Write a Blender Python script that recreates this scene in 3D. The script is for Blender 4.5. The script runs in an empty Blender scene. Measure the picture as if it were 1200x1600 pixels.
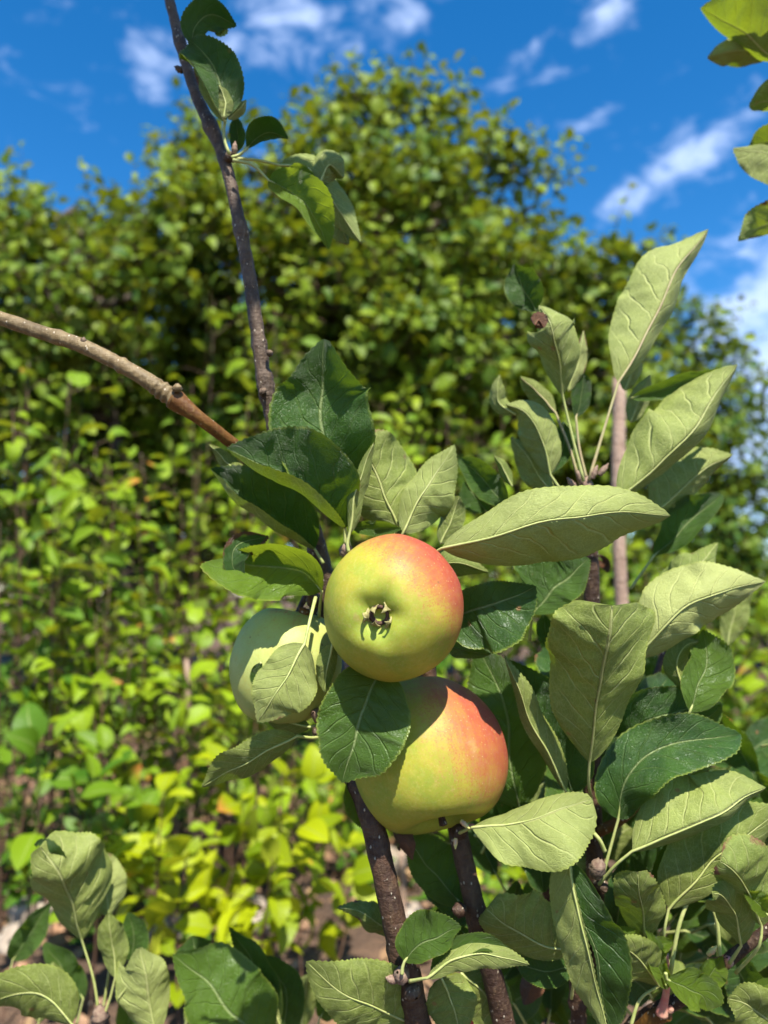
import bpy, math, random
import numpy as np
from mathutils import Vector, Matrix, Quaternion
from mathutils import noise as mnoise

random.seed(7)
RNG = np.random.default_rng(7)
scene = bpy.context.scene
COL = scene.collection

# ------------------------------------------------------------------ camera
PITCH = math.radians(6.0)
CAM = Vector((0.0, 0.0, 0.70))
FW = Vector((0, math.cos(PITCH), math.sin(PITCH)))
RT = Vector((1, 0, 0))
UP = Vector((0, -math.sin(PITCH), math.cos(PITCH)))
cam_data = bpy.data.cameras.new('camera')
cam = bpy.data.objects.new('camera', cam_data)
COL.objects.link(cam)
cam.location = CAM
cam.rotation_euler = (math.radians(90) + PITCH, 0, 0)
cam_data.sensor_fit = 'VERTICAL'
cam_data.lens = 6.7
cam_data.sensor_height = 6.7 * 1600 / 1200
cam_data.sensor_width = 6.7
cam_data.clip_start = 0.02
cam_data.clip_end = 500
cam_data.dof.use_dof = True
cam_data.dof.focus_distance = 0.405
cam_data.dof.aperture_fstop = 1.5
scene.camera = cam

# ------------------------------------------------------------------ sun
SUN_EL, SUN_AZ = math.radians(57), math.radians(168)      # azimuth clockwise from +Y
to_sun = Vector((math.sin(SUN_AZ) * math.cos(SUN_EL), math.cos(SUN_AZ) * math.cos(SUN_EL), math.sin(SUN_EL)))
sl = bpy.data.lights.new('sun', 'SUN')
sl.energy = 5.0
sl.angle = math.radians(0.53)
sl.color = (1.0, 0.955, 0.87)
sun = bpy.data.objects.new('sun', sl)
COL.objects.link(sun)
sun.rotation_euler = to_sun.to_track_quat('Z', 'Y').to_euler()
sun.location = (0, 0, 5)

scene.render.engine = 'CYCLES'
scene.cycles.use_denoising = True
scene.cycles.max_bounces = 8
scene.cycles.transmission_bounces = 6
scene.cycles.diffuse_bounces = 2
scene.view_settings.view_transform = 'Standard'
scene.view_settings.look = 'None'
scene.view_settings.gamma = 1
scene.view_settings.use_curve_mapping = False
scene.view_settings.exposure = 1.10


def P(px, py, d):
    """World point that the photograph's pixel (px, py) shows at distance d along the view axis."""
    return CAM + FW * d + RT * ((px - 600) / 1200 * d) + UP * ((800 - py) / 1200 * d)


def pix(v):
    r = v - CAM
    d = r.dot(FW)
    return 600 + r.dot(RT) / d * 1200, 800 - r.dot(UP) / d * 1200, d


# ------------------------------------------------------------------ node helper
class NT:
    def __init__(self, tree):
        self.t = tree

    def n(self, kind, **kw):
        nd = self.t.nodes.new(kind)
        for k, v in kw.items():
            if k == 'ins':
                for kk, vv in v.items():
                    self.put(nd.inputs[kk], vv)
            else:
                setattr(nd, k, v)
        return nd

    def put(self, sock, v):
        if isinstance(v, bpy.types.NodeSocket):
            self.t.links.new(v, sock)
        elif v is not None:
            sock.default_value = v

    def m(self, op, a, b=None, c=None, clamp=False):
        nd = self.t.nodes.new('ShaderNodeMath')
        nd.operation = op
        nd.use_clamp = clamp
        self.put(nd.inputs[0], a)
        if b is not None: self.put(nd.inputs[1], b)
        if c is not None: self.put(nd.inputs[2], c)
        return nd.outputs[0]

    def mix(self, f, a, b, mode='MIX'):
        nd = self.t.nodes.new('ShaderNodeMix')
        nd.data_type = 'RGBA'
        nd.blend_type = mode
        self.put(nd.inputs[0], f)
        self.put(nd.inputs[6], a if isinstance(a, bpy.types.NodeSocket) else (*a, 1))
        self.put(nd.inputs[7], b if isinstance(b, bpy.types.NodeSocket) else (*b, 1))
        return nd.outputs[2]

    def ramp(self, x, lo, hi, a=0.0, b=1.0, smooth=True):
        nd = self.t.nodes.new('ShaderNodeMapRange')
        nd.interpolation_type = 'SMOOTHSTEP' if smooth else 'LINEAR'
        self.put(nd.inputs['Value'], x)
        self.put(nd.inputs['From Min'], lo); self.put(nd.inputs['From Max'], hi)
        self.put(nd.inputs['To Min'], a); self.put(nd.inputs['To Max'], b)
        return nd.outputs['Result']

    def noise(self, vec, scale, detail=3.0, rough=0.55, dist=0.0):
        nd = self.n('ShaderNodeTexNoise')
        if vec is not None: self.put(nd.inputs['Vector'], vec)
        nd.inputs['Scale'].default_value = scale
        nd.inputs['Detail'].default_value = detail
        nd.inputs['Roughness'].default_value = rough
        nd.inputs['Distortion'].default_value = dist
        return nd.outputs['Fac']

    def voro(self, vec, scale, feature='F1'):
        nd = self.n('ShaderNodeTexVoronoi', feature=feature)
        if vec is not None: self.put(nd.inputs['Vector'], vec)
        nd.inputs['Scale'].default_value = scale
        return nd

    def bump(self, h, strength=0.3, dist=0.001, normal=None):
        nd = self.n('ShaderNodeBump')
        nd.inputs['Strength'].default_value = strength
        nd.inputs['Distance'].default_value = dist
        self.put(nd.inputs['Height'], h)
        if normal is not None: self.put(nd.inputs['Normal'], normal)
        return nd.outputs['Normal']

    def dot(self, v, w):
        nd = self.t.nodes.new('ShaderNodeVectorMath')
        nd.operation = 'DOT_PRODUCT'
        self.put(nd.inputs[0], v); self.put(nd.inputs[1], w)
        return nd.outputs['Value']

    def vscale(self, v, xyz):
        nd = self.t.nodes.new('ShaderNodeVectorMath')
        nd.operation = 'MULTIPLY'
        self.put(nd.inputs[0], v); self.put(nd.inputs[1], xyz)
        return nd.outputs['Vector']


def new_mat(name):
    m = bpy.data.materials.new(name)
    m.use_nodes = True
    m.node_tree.nodes.clear()
    return m, NT(m.node_tree)


def finish(m, t, shader):
    out = t.n('ShaderNodeOutputMaterial')
    t.t.links.new(shader, out.inputs['Surface'])
    return m


# ------------------------------------------------------------------ world: blue sky with thin clouds
world = bpy.data.worlds.new('World')
scene.world = world
world.use_nodes = True
world.node_tree.nodes.clear()
w = NT(world.node_tree)
sky = w.n('ShaderNodeTexSky', sky_type='NISHITA', sun_disc=False, sun_elevation=SUN_EL, sun_rotation=SUN_AZ,
          altitude=300, air_density=0.9, dust_density=0.25, ozone_density=2.2)
hs = w.n('ShaderNodeHueSaturation', ins={'Saturation': 1.39, 'Value': 1.22, 'Color': sky.outputs[0]})
tc = w.n('ShaderNodeTexCoord')
gdir = tc.outputs['Generated']
cn1 = w.noise(w.vscale(gdir, (1.0, 1.0, 2.4)), 9.0, 9, 0.66, 0.9)
cn2 = w.noise(w.vscale(gdir, (1.0, 1.0, 1.4)), 16.0, 5, 0.6, 0.3)
cn = w.m('ADD', w.m('MULTIPLY', cn1, 0.6), w.m('MULTIPLY', cn2, 0.4))


def sky_dir(px, py):
    return (FW + RT * ((px - 600) / 1200) + UP * ((800 - py) / 1200)).normalized()


# thin cloud banks: (pixel direction, half sizes in pixels, slope, weight)
BANKS = [(460, 45, 210, 62, -12, 0.62), (640, 30, 70, 42, -30, 0.75), (230, 110, 50, 110, 0, 0.5), (955, 15, 60, 38, -30, 0.62),
         (1085, 245, 150, 40, -27, 1.0), (940, 178, 50, 20, -30, 0.62), (790, 105, 48, 26, -20, 0.42), (1190, 480, 130, 110, -35, 1.12), (1190, 700, 120, 170, 0, 1.15),
         (130, 130, 45, 35, 0, 0.25), (1060, 105, 30, 14, 0, 0.3), (1150, 330, 60, 14, -40, 0.35), (840, 170, 30, 60, 30, 0.25), (1210, 120, 40, 30, 0, 0.4), (60, 20, 80, 60, 0, 0.18)]
acc = None
for (bx, by, sx, sy, ang, wt) in BANKS:
    c = sky_dir(bx, by)
    e1 = (sky_dir(bx + 1, by) - c).normalized()
    e2 = (sky_dir(bx, by + 1) - c).normalized()
    a = math.radians(ang)
    u = e1 * math.cos(a) + e2 * math.sin(a)
    v = -e1 * math.sin(a) + e2 * math.cos(a)
    px_ang = (sky_dir(bx + 5, by) - sky_dir(bx - 5, by)).length / 10
    du = w.m('MULTIPLY_ADD', w.dot(gdir, tuple(u / (sx * px_ang))), 1.0, -u.dot(c) / (sx * px_ang))
    dv = w.m('MULTIPLY_ADD', w.dot(gdir, tuple(v / (sy * px_ang))), 1.0, -v.dot(c) / (sy * px_ang))
    q = w.m('ADD', w.m('MULTIPLY', du, du), w.m('MULTIPLY', dv, dv))
    front = w.m('GREATER_THAN', w.dot(gdir, tuple(c)), 0.3)
    g = w.m('MULTIPLY', w.m('MULTIPLY', w.m('EXPONENT', w.m('MULTIPLY', q, -0.8)), wt), front)
    acc = g if acc is None else w.m('MAXIMUM', acc, g)
# elsewhere round the sky the same thin broken cloud goes on
behind = w.ramp(w.dot(gdir, (0, 1, 0)), 0.5, 0.1, 0, 0.3)
acc = w.m('MAXIMUM', acc, behind)
cov = w.m('MULTIPLY_ADD', cn, 3.8, w.m('SUBTRACT', acc, 2.12))
cov = w.ramp(cov, 0.0, 0.95, 0, 0.80)
sky_col = w.mix(cov, hs.outputs[0], (4.9, 6.0, 8.6))
bg = w.n('ShaderNodeBackground', ins={'Color': sky_col, 'Strength': 0.088})
wo = w.n('ShaderNodeOutputWorld')
w.t.links.new(bg.outputs[0], wo.inputs['Surface'])


# ------------------------------------------------------------------ object helpers
def link(o, parent=None):
    COL.objects.link(o)
    if parent is not None:
        o.parent = parent
    return o


def tag(o, label=None, cat=None, group=None, kind=None):
    if label: o['label'] = label
    if cat: o['category'] = cat
    if group: o['group'] = group
    if kind: o['kind'] = kind
    return o


def empty(name, loc, label, cat, group=None):
    o = bpy.data.objects.new(name, None)
    o.location = loc
    o.empty_display_size = 0.02
    link(o)
    return tag(o, label, cat, group)


def mesh_of(name, verts, faces, mat, uvs=None, attrs=None, smooth=True, mats=None, midx=None):
    me = bpy.data.meshes.new(name)
    V = np.asarray(verts, dtype=np.float32)
    F = np.asarray(faces, dtype=np.int32) if not isinstance(faces, list) or len({len(f) for f in faces}) == 1 else None
    if F is not None:
        nf, k = F.shape
        me.vertices.add(len(V)); me.vertices.foreach_set('co', V.ravel())
        me.loops.add(nf * k); me.loops.foreach_set('vertex_index', F.ravel())
        me.polygons.add(nf)
        me.polygons.foreach_set('loop_start', np.arange(0, nf * k, k, dtype=np.int32))
        try:
            me.polygons.foreach_set('loop_total', np.full(nf, k, dtype=np.int32))
        except Exception:
            pass
        loopv = F.ravel()
    else:
        me.from_pydata([tuple(v) for v in V], [], [tuple(f) for f in faces])
        loopv = np.array([v for f in faces for v in f], dtype=np.int32)
    me.update(calc_edges=True)
    me.polygons.foreach_set('use_smooth', np.full(len(me.polygons), smooth, dtype=bool))
    if uvs is not None:
        uvl = me.uv_layers.new(name='UVMap')
        uvl.data.foreach_set('uv', np.asarray(uvs, dtype=np.float32)[loopv].ravel())
    for an, av in (attrs or {}).items():
        at = me.attributes.new(an, 'FLOAT', 'POINT')
        at.data.foreach_set('value', np.asarray(av, dtype=np.float32))
    for mm in (mats or [mat]):
        me.materials.append(mm)
    if midx is not None:
        me.polygons.foreach_set('material_index', np.asarray(midx, dtype=np.int32))
    me.validate()
    return me


def obj(name, me, parent=None, loc=(0, 0, 0)):
    o = bpy.data.objects.new(name, me)
    o.location = loc
    return link(o, parent)


def root_local(root, v):
    return Vector(v) - root.location


def catmull(pts, n):
    pts = [Vector(p) for p in pts]
    if len(pts) == 2:
        return [pts[0].lerp(pts[1], i / (n - 1)) for i in range(n)]
    ext = [pts[0] * 2 - pts[1]] + pts + [pts[-1] * 2 - pts[-2]]
    dense = []
    for i in range(1, len(ext) - 2):
        p0, p1, p2, p3 = ext[i - 1:i + 3]
        for k in range(16):
            t = k / 16
            dense.append(0.5 * ((2 * p1) + (p2 - p0) * t + (2 * p0 - 5 * p1 + 4 * p2 - p3) * t * t + (3 * p1 - p0 - 3 * p2 + p3) * t ** 3))
    dense.append(pts[-1])
    L = [0.0]
    for a, b in zip(dense, dense[1:]):
        L.append(L[-1] + (b - a).length)
    out, j = [], 0
    for i in range(n):
        s = L[-1] * i / (n - 1)
        while j < len(L) - 2 and L[j + 1] < s:
            j += 1
        seg = L[j + 1] - L[j]
        out.append(dense[j].lerp(dense[j + 1], (s - L[j]) / seg if seg > 1e-9 else 0))
    return out


def tube(path, radii, sides=10, lump=0.0, seed=0.0, lscale=60.0):
    """Swept round tube (arrays); closed with end caps as triangle-like quads."""
    V, F = [], []
    n = len(path)
    ref = Vector((0.31, 0.17, 0.93))
    T0 = (path[1] - path[0]).normalized()
    N = (ref - T0 * ref.dot(T0)).normalized()
    for i, p in enumerate(path):
        T = (path[min(i + 1, n - 1)] - path[max(i - 1, 0)]).normalized()
        N = (N - T * N.dot(T)).normalized()
        B = T.cross(N)
        for k in range(sides):
            a = 2 * math.pi * k / sides
            dvec = N * math.cos(a) + B * math.sin(a)
            r = radii[i]
            if lump:
                q = p + dvec * r
                r *= 1 + lump * mnoise.noise(q * lscale + Vector((seed, seed, 0))) + lump * 0.6 * mnoise.noise(q * lscale * 2.7 + Vector((seed, 0, seed)))
            V.append(p + dvec * r)
    for i in range(n - 1):
        for k in range(sides):
            a, b = i * sides + k, i * sides + (k + 1) % sides
            F.append((a, b, b + sides, a + sides))
    for end in (0, n - 1):
        c = len(V)
        V.append(path[end] + (path[end] - path[1 if end == 0 else n - 2]).normalized() * radii[end] * 0.3)
        for k in range(0, sides, 2):
            a, b, d = end * sides + k, end * sides + (k + 1) % sides, end * sides + (k + 2) % sides
            F.append((c, d, b, a) if end == 0 else (c, a, b, d))
    return V, F


# ------------------------------------------------------------------ materials
def leaf_material(name, near=True, up_a=(0.021, 0.066, 0.008), up_b=(0.043, 0.108, 0.011), young=(0.14, 0.23, 0.010),
                  low=(0.205, 0.255, 0.036), low_young=(0.22, 0.30, 0.06), trans=0.26, tcol=(0.17, 0.29, 0.008), rough=0.36):
    m, t = new_mat(name)
    uv = t.n('ShaderNodeUVMap').outputs[0]
    sx = t.n('ShaderNodeSeparateXYZ', ins={0: uv})
    u, v = sx.outputs[0], sx.outputs[1]
    av = t.m('ABSOLUTE', v)
    geo = t.n('ShaderNodeNewGeometry')
    oc = t.n('ShaderNodeTexCoord').outputs['Object']
    back = geo.outputs['Backfacing']
    if near:
        tone = t.n('ShaderNodeAttribute', attribute_type='OBJECT', attribute_name='tone').outputs['Fac']
        brown = t.n('ShaderNodeAttribute', attribute_type='OBJECT', attribute_name='brown').outputs['Fac']
        pale = t.n('ShaderNodeAttribute', attribute_type='OBJECT', attribute_name='pale').outputs['Fac']
        rnd = t.n('ShaderNodeObjectInfo').outputs['Random']
        rvec = t.n('ShaderNodeCombineXYZ', ins={0: t.m('MULTIPLY', rnd, 40), 1: t.m('MULTIPLY', rnd, 17), 2: t.m('MULTIPLY', rnd, 9)}).outputs[0]
        ocr = t.n('ShaderNodeVectorMath', operation='ADD', ins={0: oc, 1: rvec}).outputs[0]
        nz = t.noise(ocr, 70, 4, 0.6)
        nf = t.noise(ocr, 420, 3, 0.6)
        # side veins: run from the midrib toward the tip, alternate on the two halves
        side = t.m('MULTIPLY', t.m('SIGN', v), 0.25)
        wob = t.m('MULTIPLY', t.m('SUBTRACT', t.noise(ocr, 38, 2), 0.5), 1.15)
        ph = t.m('ADD', t.m('ADD', t.m('MULTIPLY', t.m('SUBTRACT', u, t.m('MULTIPLY', av, t.m('MULTIPLY_ADD', av, -0.05, 0.26))), 8.0), side), wob)
        saw = t.m('ABSOLUTE', t.m('SUBTRACT', t.m('FRACT', ph), 0.5))            # 0 on the vein
        vein = t.ramp(saw, 0.0, 0.085, 1, 0)
        vein = t.m('MULTIPLY', vein, t.ramp(av, 0.55, 1.0, 1.0, 0.15))
        cell = t.voro(t.vscale(uv, (34, 13, 1)), 1.0, 'DISTANCE_TO_EDGE').outputs['Distance']
        net = t.ramp(cell, 0.0, 0.09, 1, 0)
        cell2 = t.voro(t.vscale(uv, (95, 38, 1)), 1.0, 'DISTANCE_TO_EDGE').outputs['Distance']
        net2 = t.ramp(cell2, 0.0, 0.12, 1, 0)
        mid = t.ramp(av, 0.012, 0.05, 1, 0)
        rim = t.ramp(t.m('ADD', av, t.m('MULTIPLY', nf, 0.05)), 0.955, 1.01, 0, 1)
        # upper side
        upc = t.mix(t.ramp(nz, 0.3, 0.7), up_a, up_b)
        upc = t.mix(tone, upc, young)
        upc = t.mix(t.m('MULTIPLY', net, 0.16), upc, (0.12, 0.2, 0.04))
        upc = t.mix(t.m('MULTIPLY', vein, 0.26), upc, (0.17, 0.26, 0.07))
        upc = t.mix(t.m('MULTIPLY', mid, 0.75), upc, (0.32, 0.40, 0.15))
        # underside: paler, downy, with raised cream veins
        loc_ = t.mix(t.ramp(nz, 0.3, 0.7), low, tuple(c * 0.66 for c in low))
        loc_ = t.mix(tone, loc_, low_young)
        loc_ = t.mix(pale, loc_, (0.39, 0.42, 0.13))
        loc_ = t.mix(t.m('MULTIPLY', t.ramp(nf, 0.45, 0.75), 0.2), loc_, (0.46, 0.50, 0.20))
        loc_ = t.mix(t.m('MULTIPLY', net, 0.26), loc_, (0.46, 0.50, 0.15))
        loc_ = t.mix(t.m('MULTIPLY', vein, 0.36), loc_, (0.54, 0.56, 0.20))
        loc_ = t.mix(t.m('MULTIPLY', mid, 0.7), loc_, (0.52, 0.52, 0.22))
        col = t.mix(back, upc, loc_)
        col = t.mix(t.m('MULTIPLY', rim, 0.5), col, (0.28, 0.33, 0.045))  # sunlit glow of the leaf margins, painted in as a yellow edge
        # a few rusty spots, and scorch where the leaf carries it
        sp = t.voro(ocr, 55).outputs['Distance']
        spot = t.m('MULTIPLY', t.ramp(sp, 0.06, 0.13, 1, 0), t.m('GREATER_THAN', t.noise(ocr, 23, 1), 0.55))
        col = t.mix(t.m('MULTIPLY', spot, 0.8), col, (0.30, 0.13, 0.05))
        sc = t.ramp(t.m('ADD', t.m('MULTIPLY', nz, 0.9), t.m('SUBTRACT', t.m('MULTIPLY', brown, t.m('ADD', t.m('MULTIPLY', av, 0.55), t.m('MULTIPLY', u, 0.5))), 0.9)), 0.0, 0.12)
        sc = t.m('MULTIPLY', sc, t.m('GREATER_THAN', brown, 0.01))
        col = t.mix(sc, col, t.mix(nf, (0.07, 0.025, 0.010), (0.21, 0.085, 0.028)))
        # quilted relief between the veins
        hgt = t.m('ADD', t.m('MULTIPLY', vein, -1.0), t.m('MULTIPLY', net, -0.24))
        hgt = t.m('ADD', hgt, t.m('MULTIPLY', net2, -0.22))
        hgt = t.m('ADD', hgt, t.m('MULTIPLY', nz, 1.5))
        hgt = t.m('ADD', hgt, t.m('MULTIPLY', mid, -1.5))
        hgt = t.m('MULTIPLY', hgt, t.m('MULTIPLY_ADD', back, -1.7, 1.0))
        hgt = t.m('ADD', hgt, t.m('MULTIPLY', nf, 0.35))
        nrm = t.bump(hgt, 1.0, 0.0007)
        rg = t.m('ADD', t.m('MULTIPLY_ADD', back, 0.24, rough), t.m('MULTIPLY', nf, 0.12))
        ts = t.m('MULTIPLY', t.m('SUBTRACT', 1.0, sc), t.m('MULTIPLY_ADD', tone, 0.16, t.m('MULTIPLY_ADD', back, -0.06, trans)))
        tcl = t.mix(t.m('MULTIPLY', vein, 0.4), tcol, (0.12, 0.22, 0.02))
        tcl = t.mix(tone, tcl, (0.50, 0.62, 0.03))
    else:
        tone = t.n('ShaderNodeAttribute', attribute_name='tone').outputs['Fac']
        saw = t.m('ABSOLUTE', t.m('SUBTRACT', t.m('FRACT', t.m('MULTIPLY', t.m('SUBTRACT', u, t.m('MULTIPLY', av, 0.25)), 7)), 0.5))
        vein = t.ramp(saw, 0.0, 0.09, 1, 0)
        mid = t.ramp(av, 0.02, 0.09, 1, 0)
        upc = t.mix(tone, up_a, young)
        upc = t.mix(t.m('MULTIPLY', vein, 0.12), upc, (0.2, 0.3, 0.06))
        upc = t.mix(t.m('MULTIPLY', mid, 0.4), upc, (0.3, 0.36, 0.1))
        loc_ = t.mix(tone, low, low_young)
        col = t.mix(back, upc, loc_)
        rust = t.n('ShaderNodeAttribute', attribute_name='rust').outputs['Fac']
        rz = t.ramp(t.m('ADD', t.m('MULTIPLY', u, 0.6), t.m('MULTIPLY', t.noise(oc, 60, 2), 0.7)), 0.62, 0.95)
        col = t.mix(t.m('MULTIPLY', rust, rz), col, (0.50, 0.17, 0.04))
        nrm = t.bump(t.m('ADD', t.m('MULTIPLY', vein, -1), t.m('MULTIPLY', mid, -2)), 0.5, 0.0006)
        rg = t.m('MULTIPLY_ADD', back, 0.25, rough)
        ts = trans
        tcl = t.mix(tone, tcol, (0.56, 0.58, 0.02))
    p = t.n('ShaderNodeBsdfPrincipled', ins={'Base Color': col, 'Roughness': rg, 'Normal': nrm})
    p.inputs['Specular IOR Level'].default_value = 0.55 if near else 0.22
    tr = t.n('ShaderNodeBsdfTranslucent', ins={'Color': tcl, 'Normal': nrm})
    mx = t.n('ShaderNodeMixShader', ins={0: ts})
    t.t.links.new(p.outputs[0], mx.inputs[1]); t.t.links.new(tr.outputs[0], mx.inputs[2])
    return finish(m, t, mx.outputs[0])


def bark_material(name, a, b, c, spots=(0.50, 0.42, 0.30), scale=1.0, relief=1.0):
    m, t = new_mat(name)
    oc = t.n('ShaderNodeTexCoord').outputs['Object']
    n1 = t.noise(oc, 75 * scale, 6, 0.7)
    n0 = t.noise(oc, 22 * scale, 3, 0.6)
    n2 = t.noise(t.vscale(oc, (1, 1, 0.4)), 420 * scale, 5, 0.65)
    n3 = t.noise(t.vscale(oc, (0.35, 0.35, 1)), 520 * scale, 4, 0.6)
    col = t.mix(t.ramp(n1, 0.38, 0.62), a, b)
    col = t.mix(t.ramp(n0, 0.45, 0.65, 0, 0.6), col, tuple(0.62 * q for q in a))
    col = t.mix(t.ramp(n2, 0.48, 0.72, 0, 0.7), col, c)
    col = t.mix(t.ramp(n3, 0.52, 0.75, 0, 0.5), col, tuple(0.5 * q for q in a))
    vo = t.voro(t.vscale(oc, (1, 1, 0.6)), 300 * scale).outputs['Distance']
    len_ = t.m('MULTIPLY', t.ramp(vo, 0.12, 0.22, 1, 0), t.m('GREATER_THAN', t.noise(oc, 190 * scale, 1), 0.50))
    col = t.mix(t.m('MULTIPLY', len_, 0.8), col, spots)
    h = t.m('ADD', t.m('MULTIPLY', n2, 0.9), t.m('ADD', t.m('MULTIPLY', n1, 1.6), t.m('ADD', t.m('MULTIPLY', len_, 0.5), t.m('MULTIPLY', n3, 0.8))))
    p = t.n('ShaderNodeBsdfPrincipled', ins={'Base Color': col, 'Roughness': t.m('MULTIPLY_ADD', n2, 0.3, 0.42), 'Normal': t.bump(h, relief, 0.0011 / scale)})
    p.inputs['Specular IOR Level'].default_value = 0.35
    return finish(m, t, p.outputs[0])


def plain_material(name, a, b, scale=200, rough=0.6, bump=0.3, trans=0.0, dist=0.0004):
    m, t = new_mat(name)
    oc = t.n('ShaderNodeTexCoord').outputs['Object']
    n1 = t.noise(oc, scale, 4, 0.6)
    col = t.mix(t.ramp(n1, 0.3, 0.7), a, b)
    p = t.n('ShaderNodeBsdfPrincipled', ins={'Base Color': col, 'Roughness': rough, 'Normal': t.bump(n1, bump, dist)})
    if not trans:
        return finish(m, t, p.outputs[0])
    tr = t.n('ShaderNodeBsdfTranslucent', ins={'Color': (*b, 1)})
    mx = t.n('ShaderNodeMixShader', ins={0: trans})
    t.t.links.new(p.outputs[0], mx.inputs[1]); t.t.links.new(tr.outputs[0], mx.inputs[2])
    return finish(m, t, mx.outputs[0])


def apple_material(name, blush_dir, lo, hi, ground=(0.35, 0.32, 0.034), green=(0.235, 0.290, 0.032), red=(0.29, 0.042, 0.027), specks=0.0):
    m, t = new_mat(name)
    oc = t.n('ShaderNodeTexCoord').outputs['Object']
    nv = t.n('ShaderNodeVectorMath', operation='NORMALIZE', ins={0: oc}).outputs[0]
    sx = t.n('ShaderNodeSeparateXYZ', ins={0: nv})
    z = sx.outputs[2]
    b = t.dot(nv, tuple(Vector(blush_dir).normalized()))
    n1 = t.noise(nv, 2.2, 4, 0.6)
    # fine streaks running from end to end
    lon = t.m('ARCTAN2', sx.outputs[1], sx.outputs[0])
    sv = t.n('ShaderNodeCombineXYZ', ins={0: t.m('MULTIPLY', t.m('COSINE', lon), 14), 1: t.m('MULTIPLY', t.m('SINE', lon), 14), 2: t.m('MULTIPLY', z, 1.6)}).outputs[0]
    n2 = t.noise(sv, 1.0, 4, 0.65)
    n3 = t.noise(oc, 520, 3, 0.6)
    n4 = t.noise(oc, 130, 3, 0.6)
    f = t.m('ADD', b, t.m('ADD', t.m('MULTIPLY', t.m('SUBTRACT', n1, 0.5), 0.42), t.m('MULTIPLY', t.m('SUBTRACT', n2, 0.5), 0.36)))
    f = t.m('ADD', f, t.m('MULTIPLY', t.m('ADD', t.m('SUBTRACT', n4, 0.5), t.m('SUBTRACT', n3, 0.5)), 0.34))
    bl = t.ramp(f, lo, hi)
    base = t.mix(t.ramp(n1, 0.3, 0.7), ground, green)
    base = t.mix(t.m('MULTIPLY', t.ramp(n4, 0.45, 0.75), 0.35), base, (0.44, 0.36, 0.045))
    ends = t.ramp(t.m('ABSOLUTE', z), 0.80, 0.99)
    base = t.mix(t.m('MULTIPLY', ends, 0.45), base, (0.26, 0.38, 0.045))
    mid = t.mix(bl, base, (0.39, 0.165, 0.038))
    col = t.mix(t.m('MULTIPLY', t.m('POWER', bl, 1.7), 0.92), mid, red)
    vo = t.voro(oc, 420).outputs['Distance']
    dots = t.m('MULTIPLY', t.ramp(vo, 0.10, 0.22, 1, 0), t.m('GREATER_THAN', t.noise(oc, 260, 1), 0.46))
    stip = t.m('MULTIPLY', t.ramp(t.noise(oc, 900, 3, 0.7), 0.52, 0.62), t.ramp(bl, 0.0, 0.4, 0.14, 0.55))
    col = t.mix(stip, col, (0.33, 0.075, 0.03))
    col = t.mix(t.m('MULTIPLY', dots, t.m('MULTIPLY_ADD', bl, 0.22, 0.26)), col, (0.47, 0.36, 0.12))
    v3 = t.voro(oc, 105).outputs['Distance']
    fleck = t.m('MULTIPLY', t.ramp(v3, 0.05, 0.10, 1, 0), t.m('GREATER_THAN', t.noise(oc, 70, 2), 0.58))
    col = t.mix(t.m('MULTIPLY', fleck, 0.65), col, (0.16, 0.08, 0.03))
    russ = t.m('MULTIPLY', t.ramp(t.noise(oc, 60, 5, 0.7), 0.58, 0.72), t.ramp(t.noise(oc, 25, 2), 0.5, 0.62))
    col = t.mix(t.m('MULTIPLY', russ, 0.55), col, (0.36, 0.25, 0.09))
    if specks:
        v2 = t.voro(oc, 120).outputs['Distance']
        s2 = t.m('MULTIPLY', t.ramp(v2, 0.1, 0.2, 1, 0), t.m('GREATER_THAN', t.noise(oc, 45, 2), 0.57))
        col = t.mix(t.m('MULTIPLY', s2, specks), col, (0.10, 0.035, 0.03))
    col = t.mix(t.m('MULTIPLY', t.ramp(n3, 0.4, 0.8), 0.10), col, (0.55, 0.52, 0.3))
    p = t.n('ShaderNodeBsdfPrincipled', ins={'Base Color': col, 'Roughness': t.m('MULTIPLY_ADD', n4, 0.2, 0.45),
            'Normal': t.bump(t.m('ADD', t.m('MULTIPLY', n3, 0.25), t.m('MULTIPLY', n4, 0.8)), 0.35, 0.0004)})
    p.inputs['Specular IOR Level'].default_value = 0.26
    p.inputs['Subsurface Weight'].default_value = 0.18
    p.inputs['Subsurface Radius'].default_value = (0.004, 0.003, 0.001)
    p.inputs['Subsurface Scale'].default_value = 1.0
    return finish(m, t, p.outputs[0])


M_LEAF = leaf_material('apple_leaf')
M_STALK = plain_material('leaf_stalk', (0.30, 0.35, 0.09), (0.40, 0.41, 0.15), 300, 0.6)
M_STALK_RED = plain_material('reddish_stalk', (0.37, 0.27, 0.15), (0.42, 0.39, 0.17), 120, 0.6)
M_STALK_PINK = plain_material('pink_stalk', (0.50, 0.14, 0.12), (0.52, 0.30, 0.20), 120, 0.6)
M_BARK = bark_material('grey_brown_bark', (0.075, 0.046, 0.028), (0.125, 0.080, 0.048), (0.21, 0.150, 0.095))
M_BARK_TAN = bark_material('tan_bark', (0.120, 0.080, 0.032), (0.195, 0.135, 0.060), (0.28, 0.215, 0.115), relief=0.55)
M_BARK_AMBER = bark_material('amber_bark', (0.105, 0.040, 0.007), (0.165, 0.075, 0.011), (0.20, 0.115, 0.028), relief=0.4)
M_BARK_DARK = bark_material('dark_stem_bark', (0.040, 0.020, 0.013), (0.085, 0.044, 0.024), (0.125, 0.080, 0.042), (0.5, 0.43, 0.32))
M_BUD = plain_material('bud_scale', (0.15, 0.085, 0.06), (0.27, 0.19, 0.13), 500, 0.8, 0.8)
M_DRY = plain_material('dry_brown_leaf', (0.10, 0.04, 0.02), (0.22, 0.09, 0.04), 160, 0.75, 0.6, 0.15)
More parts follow.
